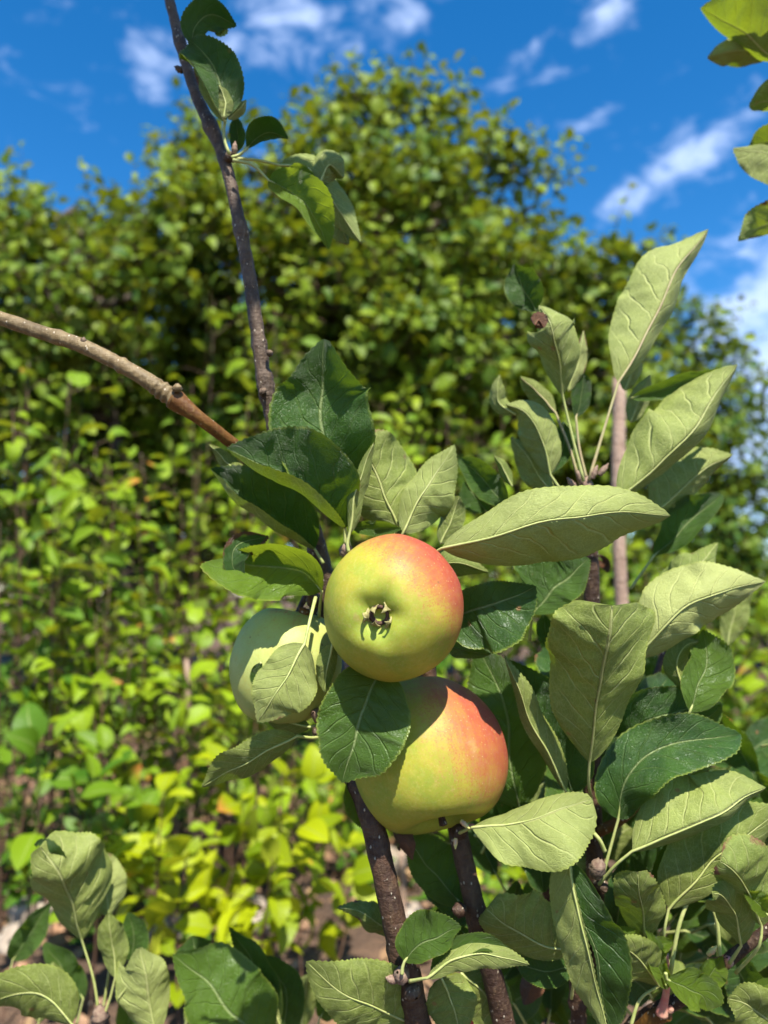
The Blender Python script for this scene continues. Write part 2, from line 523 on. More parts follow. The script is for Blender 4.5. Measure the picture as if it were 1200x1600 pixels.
M_SEPAL = plain_material('dry_sepal', (0.17, 0.15, 0.05), (0.36, 0.32, 0.12), 500, 0.75, 0.6)
M_SEPAL_DARK = plain_material('calyx_tube', (0.035, 0.018, 0.012), (0.10, 0.05, 0.03), 500, 0.85, 0.6)
M_SPIKE = plain_material('green_pink_bud', (0.55, 0.58, 0.12), (0.62, 0.35, 0.22), 180, 0.55)
M_CANE = bark_material('cane_stake', (0.33, 0.215, 0.15), (0.42, 0.29, 0.21), (0.47, 0.35, 0.27), (0.2, 0.13, 0.09), scale=0.5)

# far and middle-distance foliage
M_TREE = leaf_material('tree_leaf', False, up_a=(0.032, 0.085, 0.005), young=(0.185, 0.245, 0.006), low=(0.11, 0.17, 0.035), low_young=(0.20, 0.25, 0.03), trans=0.17, tcol=(0.13, 0.22, 0.006), rough=0.5)
M_SHRUB = leaf_material('shrub_leaf', False, up_a=(0.042, 0.115, 0.006), young=(0.195, 0.29, 0.006), low=(0.13, 0.21, 0.045), low_young=(0.24, 0.30, 0.03), trans=0.22, tcol=(0.19, 0.31, 0.007), rough=0.48)
M_GOLD = leaf_material('golden_leaf', False, up_a=(0.08, 0.16, 0.004), young=(0.33, 0.38, 0.004), low=(0.16, 0.22, 0.02), low_young=(0.30, 0.33, 0.015), trans=0.34, tcol=(0.34, 0.42, 0.006), rough=0.45)
M_TWIG = bark_material('shrub_twig', (0.07, 0.035, 0.02), (0.13, 0.07, 0.04), (0.19, 0.11, 0.07), scale=0.4)
M_TRUNK = bark_material('tree_trunk', (0.07, 0.05, 0.035), (0.13, 0.10, 0.07), (0.2, 0.16, 0.12), scale=0.15)

# ------------------------------------------------------------------ ground
m, t = new_mat('garden_soil')
oc = t.n('ShaderNodeTexCoord').outputs['Object']
s1 = t.noise(oc, 3.0, 5, 0.6); s2 = t.noise(oc, 40, 6, 0.7); s3 = t.voro(oc, 55).outputs['Distance']
col = t.mix(t.ramp(s1, 0.35, 0.65), (0.085, 0.050, 0.030), (0.20, 0.115, 0.065))
col = t.mix(t.ramp(s2, 0.4, 0.75, 0, 0.7), col, (0.07, 0.04, 0.025))
p = t.n('ShaderNodeBsdfPrincipled', ins={'Base Color': col, 'Roughness': 0.95, 'Normal': t.bump(t.m('ADD', s2, t.m('MULTIPLY', s3, 0.6)), 1.0, 0.02)})
M_SOIL = finish(m, t, p.outputs[0])
# one sheet, finer near the camera and reaching the horizon
xs = np.concatenate([[-200, -80, -30, -12, -6], np.linspace(-3.5, 3.5, 57), [6, 12, 30, 80, 200]])
ys = np.concatenate([[-200, -60, -15, -4], np.linspace(-1, 7, 65), [10, 18, 40, 100, 240]])
gv, gf = [], []
for y in ys:
    for x in xs:
        z = 0.0
        if -3.6 < x < 3.6 and -1.1 < y < 7.1:
            z = 0.035 * mnoise.noise(Vector((x * 2.2, y * 2.2, 0.3))) + 0.02 * mnoise.noise(Vector((x * 7, y * 7, 4.0)))
        gv.append((x, y, z))
nx = len(xs)
for j in range(len(ys) - 1):
    for i in range(nx - 1):
        a = j * nx + i
        gf.append((a, a + 1, a + nx + 1, a + nx))
tag(obj('ground', mesh_of('ground', gv, gf, M_SOIL)), 'reddish brown garden soil between the shrubs', kind='structure')


def rock_mesh(seed, sub=2):
    import bmesh
    bm = bmesh.new()
    bmesh.ops.create_icosphere(bm, subdivisions=sub, radius=1.0)
    for v in bm.verts:
        n = v.co.normalized()
        k = 1 + 0.38 * mnoise.noise(n * 1.4 + Vector((seed * 3.1, seed, 0))) + 0.12 * mnoise.noise(n * 4 + Vector((0, seed * 2.3, 1)))
        v.co = Vector((n.x * k, n.y * k * 0.8, n.z * k * 0.62))
    V = [tuple(v.co) for v in bm.verts]
    F = [tuple(x.index for x in f.verts) for f in bm.faces]
    bm.free()
    return V, F


M_CLOD = plain_material('clay_clod', (0.26, 0.135, 0.07), (0.36, 0.22, 0.13), 40, 0.95, 0.6, dist=0.004)
M_STONE = plain_material('pale_stone', (0.24, 0.185, 0.135), (0.36, 0.30, 0.235), 30, 0.85, 0.6, dist=0.004)
rocks = [rock_mesh(i + 1.3, 1) for i in range(6)]
V, F, off = [], [], 0
for i in range(1900):
    x, y = random.uniform(-1.5, 1.6), random.uniform(0.9, 3.6)
    s = random.choice((0.006, 0.009, 0.012, 0.016, 0.022)) * random.uniform(0.7, 1.3)
    rv, rf = rocks[i % 6]
    q = Quaternion((random.random(), random.random(), random.random()), random.uniform(0, 6))
    z = 0.035 * mnoise.noise(Vector((x * 2.2, y * 2.2, 0.3))) + 0.02 * mnoise.noise(Vector((x * 7, y * 7, 4.0)))
    for v in rv:
        V.append(q @ (Vector(v) * s) + Vector((x, y, z + s * 0.25)))
    F += [tuple(k + off for k in f) for f in rf]
    off += len(rv)
tag(obj('gravel', mesh_of('clods', V, F, M_CLOD, smooth=False)), 'orange brown clay clods and pebbles strewn over the soil', kind='stuff')

STONES = [((80, 1425, 1.62), 0.085, 'flat beige stone lying on the soil behind the lower left shoot'),
          ((25, 1480, 1.5), 0.05, 'small beige stone half hidden at the left edge of the soil'),
          ((600, 1372, 1.95), 0.06, 'broad pale stone lying behind the two apple stems'),
          ((400, 1440, 1.62), 0.06, 'pinkish stone under the golden shrub'),
          ((250, 1460, 1.55), 0.05, 'pinkish stone beside the lower left shoot'),
          ((1150, 1120, 2.3), 0.07, 'brown stone low among the right hand bushes'),
          ((630, 1430, 1.62), 0.045, 'tan stone seen between the two apple stems')]
for i, ((px, py, d), s, lb) in enumerate(STONES):
    c = P(px, py, d)
    c.z = max(0.02, min(c.z, 0.06))
    rv, rf = rock_mesh(9.7 + i, 3)
    o = obj('stone', mesh_of('stone', [Vector(v) * s for v in rv], rf, M_STONE), None, c)
    o.rotation_euler = (0, 0, i * 1.7)
    tag(o, lb, 'stone', 'stones on the soil')


# ------------------------------------------------------------------ foliage of the background
def leaf_template(rows, cols, wr, bend, fold, twist=0.0, a=0.62, b=0.8):
    """Unit-length leaf: along +Y from the origin, upper side +Z. Quads only."""
    ts = np.linspace(0, 1, rows)
    pmax = (a / (a + b)) ** a * (b / (a + b)) ** b
    V, UV = [], []
    y = z = 0.0
    pt = 0.0
    stalk = 0.16
    for i, tt in enumerate(ts):
        ang = bend * tt
        if i:
            y += math.cos(ang) * (tt - pt); z += -math.sin(ang) * (tt - pt)
        pt = tt
        hw = wr * max(0.02, (max(tt, 1e-3) ** a) * ((1 - tt) ** b) / pmax)
        for c in range(cols):
            s = (c / (cols - 1)) * 2 - 1
            f = fold + twist * tt
            V.append((s * hw * math.cos(f), stalk + y + abs(s) * hw * 0.1, z + abs(s) * hw * math.sin(f) + 0.04 * wr * math.sin(9 * tt + 3 * s) * abs(s)))
            UV.append((tt, s))
    F = [(i * cols + c, i * cols + c + 1, (i + 1) * cols + c + 1, (i + 1) * cols + c) for i in range(rows - 1) for c in range(cols - 1)]
    k = len(V)                                           # short stalk
    V += [(-0.012, 0, 0), (0.012, 0, 0), (0.012, stalk, 0), (-0.012, stalk, 0)]
    UV += [(0.02, 0.0)] * 4
    F.append((k, k + 1, k + 2, k + 3))
    return np.array(V, dtype=np.float32), np.array(F, dtype=np.int32), np.array(UV, dtype=np.float32)


TM_BROAD = [leaf_template(5, 3, 0.36, 0.5, 0.25), leaf_template(5, 3, 0.38, 1.0, 0.12), leaf_template(5, 3, 0.34, 0.15, 0.45), leaf_template(5, 3, 0.37, 0.8, 0.35, 0.3), leaf_template(5, 3, 0.28, 1.6, 0.6), leaf_template(5, 3, 0.42, 0.4, -0.1, 0.5)]
TM_OVAL = [leaf_template(8, 5, 0.29, 0.5, 0.30), leaf_template(8, 5, 0.31, 1.1, 0.2), leaf_template(8, 5, 0.27, 0.1, 0.5), leaf_template(8, 5, 0.30, 0.9, 0.35, 0.5), leaf_template(8, 5, 0.26, -0.4, 0.2, -0.3), leaf_template(8, 5, 0.24, 1.7, 0.6, 0.4), leaf_template(8, 5, 0.22, 0.6, 0.85, -0.5), leaf_template(8, 5, 0.34, 0.3, -0.15, 0.6, 0.5, 0.7), leaf_template(8, 5, 0.28, 2.2, 0.1, 0.2)]
TM_HEART = [leaf_template(9, 5, 0.34, 0.6, 0.22, a=0.42, b=0.85), leaf_template(9, 5, 0.36, 1.1, 0.15, a=0.42, b=0.85), leaf_template(9, 5, 0.31, 0.2, 0.4, a=0.45, b=0.8), leaf_template(9, 5, 0.33, 0.9, 0.3, 0.4, a=0.45, b=0.8)]
TM_GOLD = TM_HEART + TM_OVAL
_tm_cache = {}


def shared_leaf(tms, ti, tone, mat, rust):
    tb = round(tone * 5) / 5
    key = (id(tms), ti, tb, mat.name, rust)
    if key not in _tm_cache:
        V, F, UV = tms[ti]
        _tm_cache[key] = mesh_of('leaf', V, F, mat, UV, {'tone': np.full(len(V), tb), 'rust': np.full(len(V), float(rust))})
    return _tm_cache[key]


def frames(D, N):
    D = D / np.linalg.norm(D, axis=1, keepdims=True)
    N = N - D * (N * D).sum(1, keepdims=True)
    N = N / np.maximum(np.linalg.norm(N, axis=1, keepdims=True), 1e-6)
    X = np.cross(D, N)
    return X, D, N


class Leaves:
    def __init__(self):
        self.p, self.d, self.n, self.s, self.t = [], [], [], [], []

    def add(self, p, d, n, s, tone):
        self.p.append(tuple(p)); self.d.append(tuple(d)); self.n.append(tuple(n)); self.s.append(s); self.t.append(tone)


def place_leaves(root, lv, tms, mat, cap, rust_p=0.0, name='leaf', stuff_name='foliage'):
    Pn = np.array(lv.p); D = np.array(lv.d); N = np.array(lv.n); S = np.array(lv.s); T = np.clip(np.array(lv.t), 0, 1)
    X, D, N = frames(D, N)
    ti = RNG.integers(0, len(tms), len(S))
    rust = RNG.random(len(S)) < rust_p
    # the leaves that show largest: in frame, frontmost in their patch of the picture
    R = Pn - np.array(CAM)
    dep = R @ np.array(FW)
    ix = 600 + (R @ np.array(RT)) / np.maximum(dep, 0.05) * 1200
    iy = 800 - (R @ np.array(UP)) / np.maximum(dep, 0.05) * 1200
    ok = (dep > 0.2) & (ix > 0) & (ix < 1200) & (iy > 0) & (iy < 1600)
    best = {}
    for i in np.nonzero(ok)[0]:
        k = (int(ix[i] // 14), int(iy[i] // 14))
        if k not in best or dep[i] < dep[best[k]]:
            best[k] = i
    cand = sorted(best.values(), key=lambda i: -S[i] / dep[i])[:cap]
    chosen = np.zeros(len(S), dtype=bool); chosen[cand] = True
    rl = np.array(root.location)
    for i in cand:
        o = bpy.data.objects.new(name, shared_leaf(tms, int(ti[i]), float(T[i]), mat, bool(rust[i])))
        M = Matrix(((*[float(q) for q in (X[i][0] * S[i], D[i][0] * S[i], N[i][0] * S[i])], Pn[i][0] - rl[0]),
                    (*[float(q) for q in (X[i][1] * S[i], D[i][1] * S[i], N[i][1] * S[i])], Pn[i][1] - rl[1]),
                    (*[float(q) for q in (X[i][2] * S[i], D[i][2] * S[i], N[i][2] * S[i])], Pn[i][2] - rl[2]),
                    (0, 0, 0, 1)))
        link(o, root)
        o.matrix_local = M
    rest = np.nonzero(~chosen)[0]
    if not len(rest):
        return
    VV, FF, UU, TT, RR, off = [], [], [], [], [], 0
    for k, (V, F, UV) in enumerate(tms):
        sel = rest[ti[rest] == k]
        if not len(sel):
            continue
        W = (V[None, :, 0:1] * X[sel][:, None] + V[None, :, 1:2] * D[sel][:, None] + V[None, :, 2:3] * N[sel][:, None]) * S[sel][:, None, None] + (Pn[sel] - rl)[:, None]
        VV.append(W.reshape(-1, 3))
        FF.append((F[None] + (np.arange(len(sel)) * len(V))[:, None, None] + off).reshape(-1, 4))
        UU.append(np.tile(UV, (len(sel), 1)))
        TT.append(np.repeat(T[sel], len(V))); RR.append(np.repeat(rust[sel].astype(float), len(V)))
        off += len(sel) * len(V)
    o = obj(stuff_name, mesh_of(stuff_name, np.concatenate(VV), np.concatenate(FF), mat, np.concatenate(UU), {'tone': np.concatenate(TT), 'rust': np.concatenate(RR)}), root)
    o['kind'] = 'stuff'


def rvec():
    while True:
        v = Vector((random.uniform(-1, 1), random.uniform(-1, 1), random.uniform(-1, 1)))
        if 0.05 < v.length < 1:
            return v.normalized()


def grow_shoot(lv, tubes, p0, direction, length, gap, ls, tone, r0, sag=0.25, sides=4, spread=1.0, opposite=False, t_from=0.1):
    """One leafy shoot: a curved twig with leaves set along it."""
    n = 7
    pts = [Vector(p0)]
    d = direction.normalized()
    for i in range(n):
        d = (d + rvec() * 0.14 + Vector((0, 0, -sag * 0.12))).normalized()
        pts.append(pts[-1] + d * (length / n))
    tubes.append((pts, [r0 * (1 - 0.75 * i / n) for i in range(n + 1)], sides))
    k = int(length * (1 - t_from) / gap)
    az = random.uniform(0, 6.28)
    for i in range(k + 1):
        tt = t_from + (1 - t_from) * (i + random.uniform(-0.2, 0.2)) / max(k, 1)
        tt = min(max(tt, 0), 1)
        f = tt * n
        j = min(int(f), n - 1)
        p = pts[j].lerp(pts[j + 1], f - j)
        tan = (pts[j + 1] - pts[j]).normalized()
        az += 2.4 if not opposite else 1.57
        for rep in range(2 if opposite else 1):
            a = az + rep * math.pi
            e1 = tan.orthogonal().normalized()
            e2 = tan.cross(e1)
            lat = e1 * math.cos(a) + e2 * math.sin(a)
            ld = (tan * random.uniform(0.25, 0.8) + lat * spread + Vector((0, 0, random.uniform(-0.35, 0.3))) + rvec() * 0.25)
            if i == k and rep == 0:
                ld = tan + rvec() * 0.3
            nn = Vector((0, 0, 1.0)) + rvec() * 0.85 + tan * 0.35 + Vector((0, -0.35, 0))
            lv.add(p, ld, nn, ls * random.uniform(0.42, 1.2) * (0.75 if tt > 0.9 else 1), tone + random.uniform(-0.45, 0.4))
    return pts


def add_tubes(root, tubes, mat, name='twigs', kind='stuff', individual=0):
    V, F, off = [], [], 0
    tubes = sorted(tubes, key=lambda q: -max(q[1]))
    for (pts, rad, sides) in tubes[:individual]:
        v, f = tube([root_local(root, p) for p in pts], rad, sides + 2)
        obj('stem', mesh_of('stem', v, f, mat), root)
    for (pts, rad, sides) in tubes[individual:]:
        v, f = tube(pts, rad, sides)
        V += [root_local(root, q) for q in v]
        F += [tuple(k + off for k in ff) for ff in f]
        off += len(v)
    if V:
        o = obj(name, mesh_of(name, V, F, mat), root)
        if kind: o['kind'] = kind


def tree(name, label, cat, group, base, lumps, per_m2, ls, tone, top, trunk_r, cap, mat=M_TREE, tms=TM_BROAD, depth_fill=0.45, gap=0.034, shoot=(0.15, 0.32)):
    root = empty(name, base, label, cat, group)
    lv, tubes = Leaves(), []
    # trunk with limbs to each lump
    trunk = catmull([Vector(base) + Vector((0, 0, -0.05)), Vector(base) * 0.5 + Vector(top) * 0.5 + Vector((0.06, 0.05, 0)), Vector(top)], 24)
    v, f = tube([root_local(root, q) for q in trunk], [trunk_r * (1 - 0.8 * i / 23) for i in range(24)], 12, 0.12, 1.0, 6)
    obj('trunk', mesh_of('trunk', v, f, M_TRUNK), root)
    for (c, r) in lumps:
        c = Vector(c)
        k = min(range(24), key=lambda i: (trunk[i] - (c - Vector((0, 0, r * 0.9)))).length)
        k = max(4, k)
        pth = catmull([trunk[k], trunk[k].lerp(c, 0.5) + Vector((0, 0, -0.08)), c], 12)
        v, f = tube([root_local(root, q) for q in pth], [max(0.006, trunk_r * 0.4 * (1 - 0.85 * i / 11)) for i in range(12)], 6)
        obj('limb', mesh_of('limb', v, f, M_TRUNK), root)
        cnt = int(4 * math.pi * r * r * per_m2)
        for _ in range(cnt):
            nrm = rvec()
            if nrm.y > 0.55 and random.random() < 0.7:        # thin out the far side
                continue
            rr = r * (1 - depth_fill * random.random() ** 1.6)
            p = c + nrm * rr * (1 + 0.22 * mnoise.noise(nrm * 2 + c))
            if c.y < 4.1 and mnoise.noise(Vector((p.x * 2.4 + 3, p.y * 2.4, p.z * 4.2))) < 0.03 and random.random() < 0.92:
                continue
            d = nrm * 0.75 + Vector((0, 0, 0.55)) + rvec() * 0.6
            grow_shoot(lv, tubes, p - d.normalized() * 0.12, d, random.uniform(*shoot), gap, ls, tone + 0.25 * mnoise.noise(p * 2.3), 0.0028, 0.5, 3)
    place_leaves(root, lv, tms, mat, cap)
    add_tubes(root, tubes, M_TWIG)
    return root


def LP(px, py, rpx, d):
    return (tuple(P(px, py, d)), rpx / 1200 * d)


random.seed(11)
MAIN = [LP(520, 345, 140, 3.7), LP(645, 215, 72, 3.8), LP(560, 190, 55, 3.9), LP(455, 220, 65, 3.8), LP(310, 250, 55, 3.8), LP(400, 310, 90, 3.6), LP(735, 285, 82, 3.7), LP(830, 325, 80, 3.7), LP(915, 385, 76, 3.7), LP(970, 445, 60, 3.75), LP(760, 250, 62, 3.75), LP(700, 215, 62, 3.8), LP(985, 560, 60, 3.75),
        LP(680, 380, 130, 3.4), LP(330, 400, 120, 3.5), LP(800, 430, 60, 3.6), LP(945, 510, 58, 3.7), LP(540, 520, 130, 3.2), LP(680, 560, 110, 3.2),
        LP(900, 620, 110, 3.6), LP(800, 700, 120, 3.5), LP(560, 680, 120, 3.1), LP(1000, 700, 90, 3.7), LP(960, 840, 110, 3.6), LP(760, 860, 110, 3.4),
        LP(420, 440, 140, 4.3), LP(620, 420, 160, 4.4), LP(790, 510, 130, 4.4), LP(560, 620, 170, 4.3), LP(850, 680, 170, 4.4), LP(620, 820, 150, 4.2), LP(400, 700, 150, 4.2)]
tree('broadleaf_tree', 'tall dense round-crowned green tree behind the apples against the blue sky', 'tree', 'trees behind the apple saplings',
     (0.25, 3.9, 0), MAIN, 205, 0.074, 0.50, P(560, 250, 3.9), 0.09, 300)
random.seed(12)
LEFT = [LP(40, 315, 58, 3.9), LP(120, 390, 80, 3.7), LP(200, 350, 60, 3.8), LP(60, 430, 105, 3.5), LP(180, 470, 95, 3.4), LP(20, 560, 100, 3.4), LP(270, 400, 60, 3.8)  , LP(90, 660, 90, 3.6), LP(-60, 380, 120, 3.8),
        LP(60, 500, 150, 4.4), LP(220, 520, 150, 4.4), LP(80, 720, 170, 4.3), LP(280, 760, 160, 4.3), LP(160, 880, 140, 4.1)]
tree('broadleaf_tree', 'lower green tree at the left behind the bare slanting branch', 'tree', 'trees behind the apple saplings',
     (-1.25, 3.9, 0), LEFT, 200, 0.072, 0.50, P(120, 330, 3.8), 0.07, 300)
random.seed(13)
RIGHT = [LP(1085, 535, 60, 5.6), LP(1130, 620, 70, 5.6), LP(1060, 640, 80, 5.4), LP(1120, 720, 80, 5.4), LP(1090, 820, 80, 5.3), LP(1180, 790, 50, 5.6), LP(1030, 760, 80, 5.4), LP(1150, 905, 70, 5.3), LP(1040, 900, 90, 5.2)]
tree('broadleaf_tree', 'darker distant tree at the right beyond the upright pink cane', 'tree', 'trees behind the apple saplings',
     (2.45, 5.6, 0), RIGHT, 85, 0.08, 0.30, P(1100, 600, 5.5), 0.09, 260)

random.seed(14)
# far-off wood that closes the view low down
lv, tubes = Leaves(), []
wood = bpy.data.objects.new('woods', None)
for k in range(7000):
    x = random.uniform(-7, 9)
    z = random.uniform(0, 1) ** 0.8 * (1.0 + 0.35 * mnoise.noise(Vector((x * 0.9, 0, 5))) + (1.4 if x < 1.3 else 0))
    y = 7.2 + random.uniform(-0.5, 0.6)
    grow_shoot(lv, tubes, Vector((x, y, z)), Vector((0, -0.5, 0.8)) + rvec() * 0.6, random.uniform(0.25, 0.5), 0.085, 0.11, 0.2, 0.004, 0.4, 3)


for k in range(4200):
    x = random.uniform(-6, 1.6)
    z = random.uniform(0.7, 3.0) - 0.25 * max(0, x - 0.6)
    grow_shoot(lv, tubes, Vector((x, 6.2 + random.uniform(-0.3, 0.4), z)), Vector((0, -0.5, 0.8)) + rvec() * 0.6, random.uniform(0.25, 0.5), 0.085, 0.11, 0.15, 0.004, 0.4, 3)


def merged_foliage(lv, tms, mat, name):
    class R0: location = (0, 0, 0)
    Pn = np.array(lv.p); S = np.array(lv.s); T = np.clip(np.array(lv.t), 0, 1)
    X, D, N = frames(np.array(lv.d), np.array(lv.n))
    ti = RNG.integers(0, len(tms), len(S))
    VV, FF, UU, TT, off = [], [], [], [], 0
    for k, (V, F, UV) in enumerate(tms):
        sel = np.nonzero(ti == k)[0]
        W = (V[None, :, 0:1] * X[sel][:, None] + V[None, :, 1:2] * D[sel][:, None] + V[None, :, 2:3] * N[sel][:, None]) * S[sel][:, None, None] + Pn[sel][:, None]
        VV.append(W.reshape(-1, 3)); FF.append((F[None] + (np.arange(len(sel)) * len(V))[:, None, None] + off).reshape(-1, 4))
        UU.append(np.tile(UV, (len(sel), 1))); TT.append(np.repeat(T[sel], len(V))); off += len(sel) * len(V)
    VV = np.concatenate(VV)
    return mesh_of(name, VV, np.concatenate(FF), mat, np.concatenate(UU), {'tone': np.concatenate(TT), 'rust': np.zeros(len(VV))})


bpy.data.objects.remove(wood)
tag(obj('woods', merged_foliage(lv, TM_BROAD, M_TREE, 'woods')), 'far green undergrowth closing the view behind the trees', kind='stuff')


# ------------------------------------------------------------------ shrubs of the middle distance
def shrub(name, label, cat, group, stems, ls, tone, mat, tms, gap=0.035, side=(0.1, 0.2), nside=8, t0=0.35, opposite=True, rust=0.0, cap=220, stem_r=0.004, spread=1.0, lean=0.12):
    stem_r *= 0.8
    """stems: (px, py, d) of the stem tops; each rises from the ground below."""
    tops = [P(*s) for s in stems]
    cx = sum(v.x for v in tops) / len(tops); cy = sum(v.y for v in tops) / len(tops)
    root = empty(name, (cx, cy, 0), label, cat, group)
    lv, tubes = Leaves(), []
    for tp in tops:
        b = Vector((tp.x * 0.8 + cx * 0.2 + random.uniform(-lean, lean) * 0.5, tp.y * 0.8 + cy * 0.2 + random.uniform(-lean, lean) * 0.5, 0.0))
        path = catmull([b, b.lerp(tp, 0.5) + rvec() * 0.035, tp], 14)
        tubes.append((path, [stem_r * (1 - 0.7 * i / 13) for i in range(14)], 6))
        L = (tp - b).length
        for i in range(nside):
            f = t0 + (1 - t0) * (i + random.random()) / nside
            j = min(int(f * 13), 12)
            p = path[j].lerp(path[j + 1], f * 13 - j)
            a = i * 2.4 + random.random()
            d = Vector((math.cos(a), math.sin(a), random.uniform(0.3, 1.1)))
            grow_shoot(lv, tubes, p, d, random.uniform(*side) * (1.15 - 0.5 * f), gap, ls, tone + 0.2 * (f - 0.5), stem_r * 0.45, 0.5, 4, spread, opposite, 0.25)
        # leaves on the leading shoot itself
        k0 = int(13 * max(t0, 0.5))
        sub = path[k0:]
        grow_shoot(lv, tubes, sub[0], sub[-1] - sub[0], (sub[-1] - sub[0]).length, gap * 1.1, ls * 1.05, tone + 0.12, 0.001, 0.0, 4, spread, opposite, 0.0)
    place_leaves(root, lv, tms, mat, cap, rust)
    add_tubes(root, tubes, M_TWIG, individual=len(tops))
    return root


random.seed(21)
G_S = 'leafy shrubs behind the apples'
def spread_tops(x0, x1, y0, y1, d0, d1, n):
    return [(x0 + (x1 - x0) * (i + random.random()) / n, random.uniform(y0, y1), random.uniform(d0, d1)) for i in range(n)]

shrub('leafy_shrub', 'upright bright green shrub with reddish stems below the slanting branch at the left edge', 'shrub', G_S,
      [(45, 565, 1.75), (110, 590, 1.7), (20, 640, 1.6), (150, 690, 1.8), (85, 720, 1.55), (-30, 640, 1.7), (60, 800, 1.6), (180, 760, 1.7)], 0.074, 0.62, M_SHRUB, TM_OVAL, 0.05, (0.10, 0.20), 9, 0.45, False, 0.02)
shrub('leafy_shrub', 'slim green shrub whose tip stands between the two upper bare branches', 'shrub', G_S,
      [(335, 470, 2.3), (430, 480, 2.35), (300, 600, 2.2), (390, 620, 2.15), (420, 700, 2.1)], 0.072, 0.45, M_SHRUB, TM_OVAL, 0.05, (0.12, 0.20), 6, 0.45, False, 0.03)
shrub('leafy_shrub', 'broad mid green bushy shrub filling the space left of the apples', 'shrub', G_S,
      spread_tops(100, 460, 700, 880, 1.7, 2.3, 15), 0.060, 0.62, M_SHRUB, TM_OVAL, 0.04, (0.10, 0.20), 10, 0.35, False, 0.04, 300)
shrub('leafy_shrub', 'yellowish green shrub with rust-tipped leaves beside the pale left apple', 'shrub', G_S,
      spread_tops(90, 500, 900, 1120, 1.5, 1.95, 14), 0.062, 0.85, M_SHRUB, TM_HEART, 0.042, (0.09, 0.18), 9, 0.3, False, 0.08, 300)
shrub('leafy_shrub', 'dull green low shrub at the left edge halfway up the picture', 'shrub', G_S,
      spread_tops(-70, 170, 800, 1000, 1.45, 1.9, 12), 0.050, 0.05, M_SHRUB, TM_OVAL, 0.045, (0.08, 0.17), 6, 0.3, False, 0.0, 260)
shrub('leafy_shrub', 'pale green young shrub with drooping leaves above the lower left shoot', 'shrub', G_S,
      [(60, 1160, 1.25), (150, 1180, 1.3), (110, 1230, 1.2), (10, 1200, 1.3), (200, 1240, 1.35)], 0.070, 0.28, M_SHRUB, TM_HEART, 0.06, (0.05, 0.10), 3, 0.55, True, 0.03, 200, 0.0028)
shrub('golden_shrub', 'bright golden yellow leafy shrub low down left of the two apple stems', 'shrub', G_S,
      [(255, 1230, 1.30), (350, 1195, 1.34), (440, 1215, 1.28), (500, 1290, 1.33), (290, 1345, 1.22), (425, 1340, 1.2), (540, 1330, 1.4), (210, 1300, 1.4), (395, 1260, 1.3), (330, 1420, 1.25)],
      0.074, 0.6, M_GOLD, TM_GOLD, 0.052, (0.05, 0.11), 4, 0.35, True, 0.07, 280, 0.003)
shrub('leafy_shrub', 'mid green bush showing between the tall tree and the topmost apple leaves', 'shrub', G_S,
      spread_tops(460, 800, 590, 720, 2.4, 2.9, 12), 0.075, 0.55, M_SHRUB, TM_OVAL, 0.05, (0.14, 0.26), 10, 0.4, False, 0.02, 260)
shrub('leafy_shrub', 'green bush seen through gaps between the apples and the right hand shoot', 'shrub', G_S,
      spread_tops(600, 1020, 820, 940, 2.0, 2.5, 12), 0.07, 0.45, M_SHRUB, TM_OVAL, 0.05, (0.12, 0.22), 10, 0.3, False, 0.02, 200)
shrub('leafy_shrub', 'sunlit yellow green bush at the right edge below the distant tree', 'shrub', G_S,
      spread_tops(1000, 1300, 890, 1010, 1.9, 2.5, 14), 0.068, 0.7, M_SHRUB, TM_OVAL, 0.045, (0.12, 0.22), 10, 0.3, False, 0.03, 260)
shrub('leafy_shrub', 'low green bush behind the dark feet of the two apple stems', 'shrub', G_S,
      spread_tops(440, 800, 1150, 1340, 1.8, 2.4, 14), 0.06, 0.5, M_SHRUB, TM_OVAL, 0.05, (0.08, 0.16), 7, 0.3, True, 0.05, 160)
shrub('golden_shrub', 'small golden leaved plant glimpsed between the right apple stem and the spotted leaf', 'shrub', G_S,
      [(790, 1340, 1.2), (830, 1400, 1.15), (780, 1430, 1.2)], 0.06, 0.6, M_GOLD, TM_HEART, 0.04, (0.05, 0.10), 5, 0.35, True, 0.05, 90, 0.003)

random.seed(55)
lv, tubes = Leaves(), []
for k in range(1900):
    x, y = random.uniform(-3.4, 3.2), random.uniform(1.55, 4.6)
    if mnoise.noise(Vector((x * 1.6, y * 1.6, 9))) < -0.12:
        continue
    grow_shoot(lv, tubes, Vector((x, y, 0.0)), Vector((0, 0, 1)) + rvec() * 0.6, random.uniform(0.10, 0.30), 0.03, 0.05, 0.15, 0.0015, 0.3, 3, 1.0, True)
tag(obj('undergrowth', merged_foliage(lv, TM_OVAL, M_SHRUB, 'undergrowth')), 'low dark green undergrowth covering the soil beneath the shrubs', kind='stuff')

M_LITTER = plain_material('litter', (0.16, 0.085, 0.04), (0.30, 0.19, 0.09), 25, 0.85, 0.5, dist=0.002)
lv = Leaves()
for k in range(2600):
    x, y = random.uniform(-1.8, 1.9), random.uniform(0.9, 3.8)
    z = 0.035 * mnoise.noise(Vector((x * 2.2, y * 2.2, 0.3))) + 0.02 * mnoise.noise(Vector((x * 7, y * 7, 4.0)))
    lv.add((x, y, z + random.uniform(0.006, 0.02)), (random.uniform(-1, 1), random.uniform(-1, 1), random.uniform(-.25, .25)), rvec() * 0.5 + Vector((0, 0, 1)), random.uniform(0.025, 0.055), 0.0)
tag(obj('leaf_litter', merged_foliage(lv, TM_OVAL, M_LITTER, 'leaf_litter')), 'fallen dry brown leaves scattered over the soil', kind='stuff')

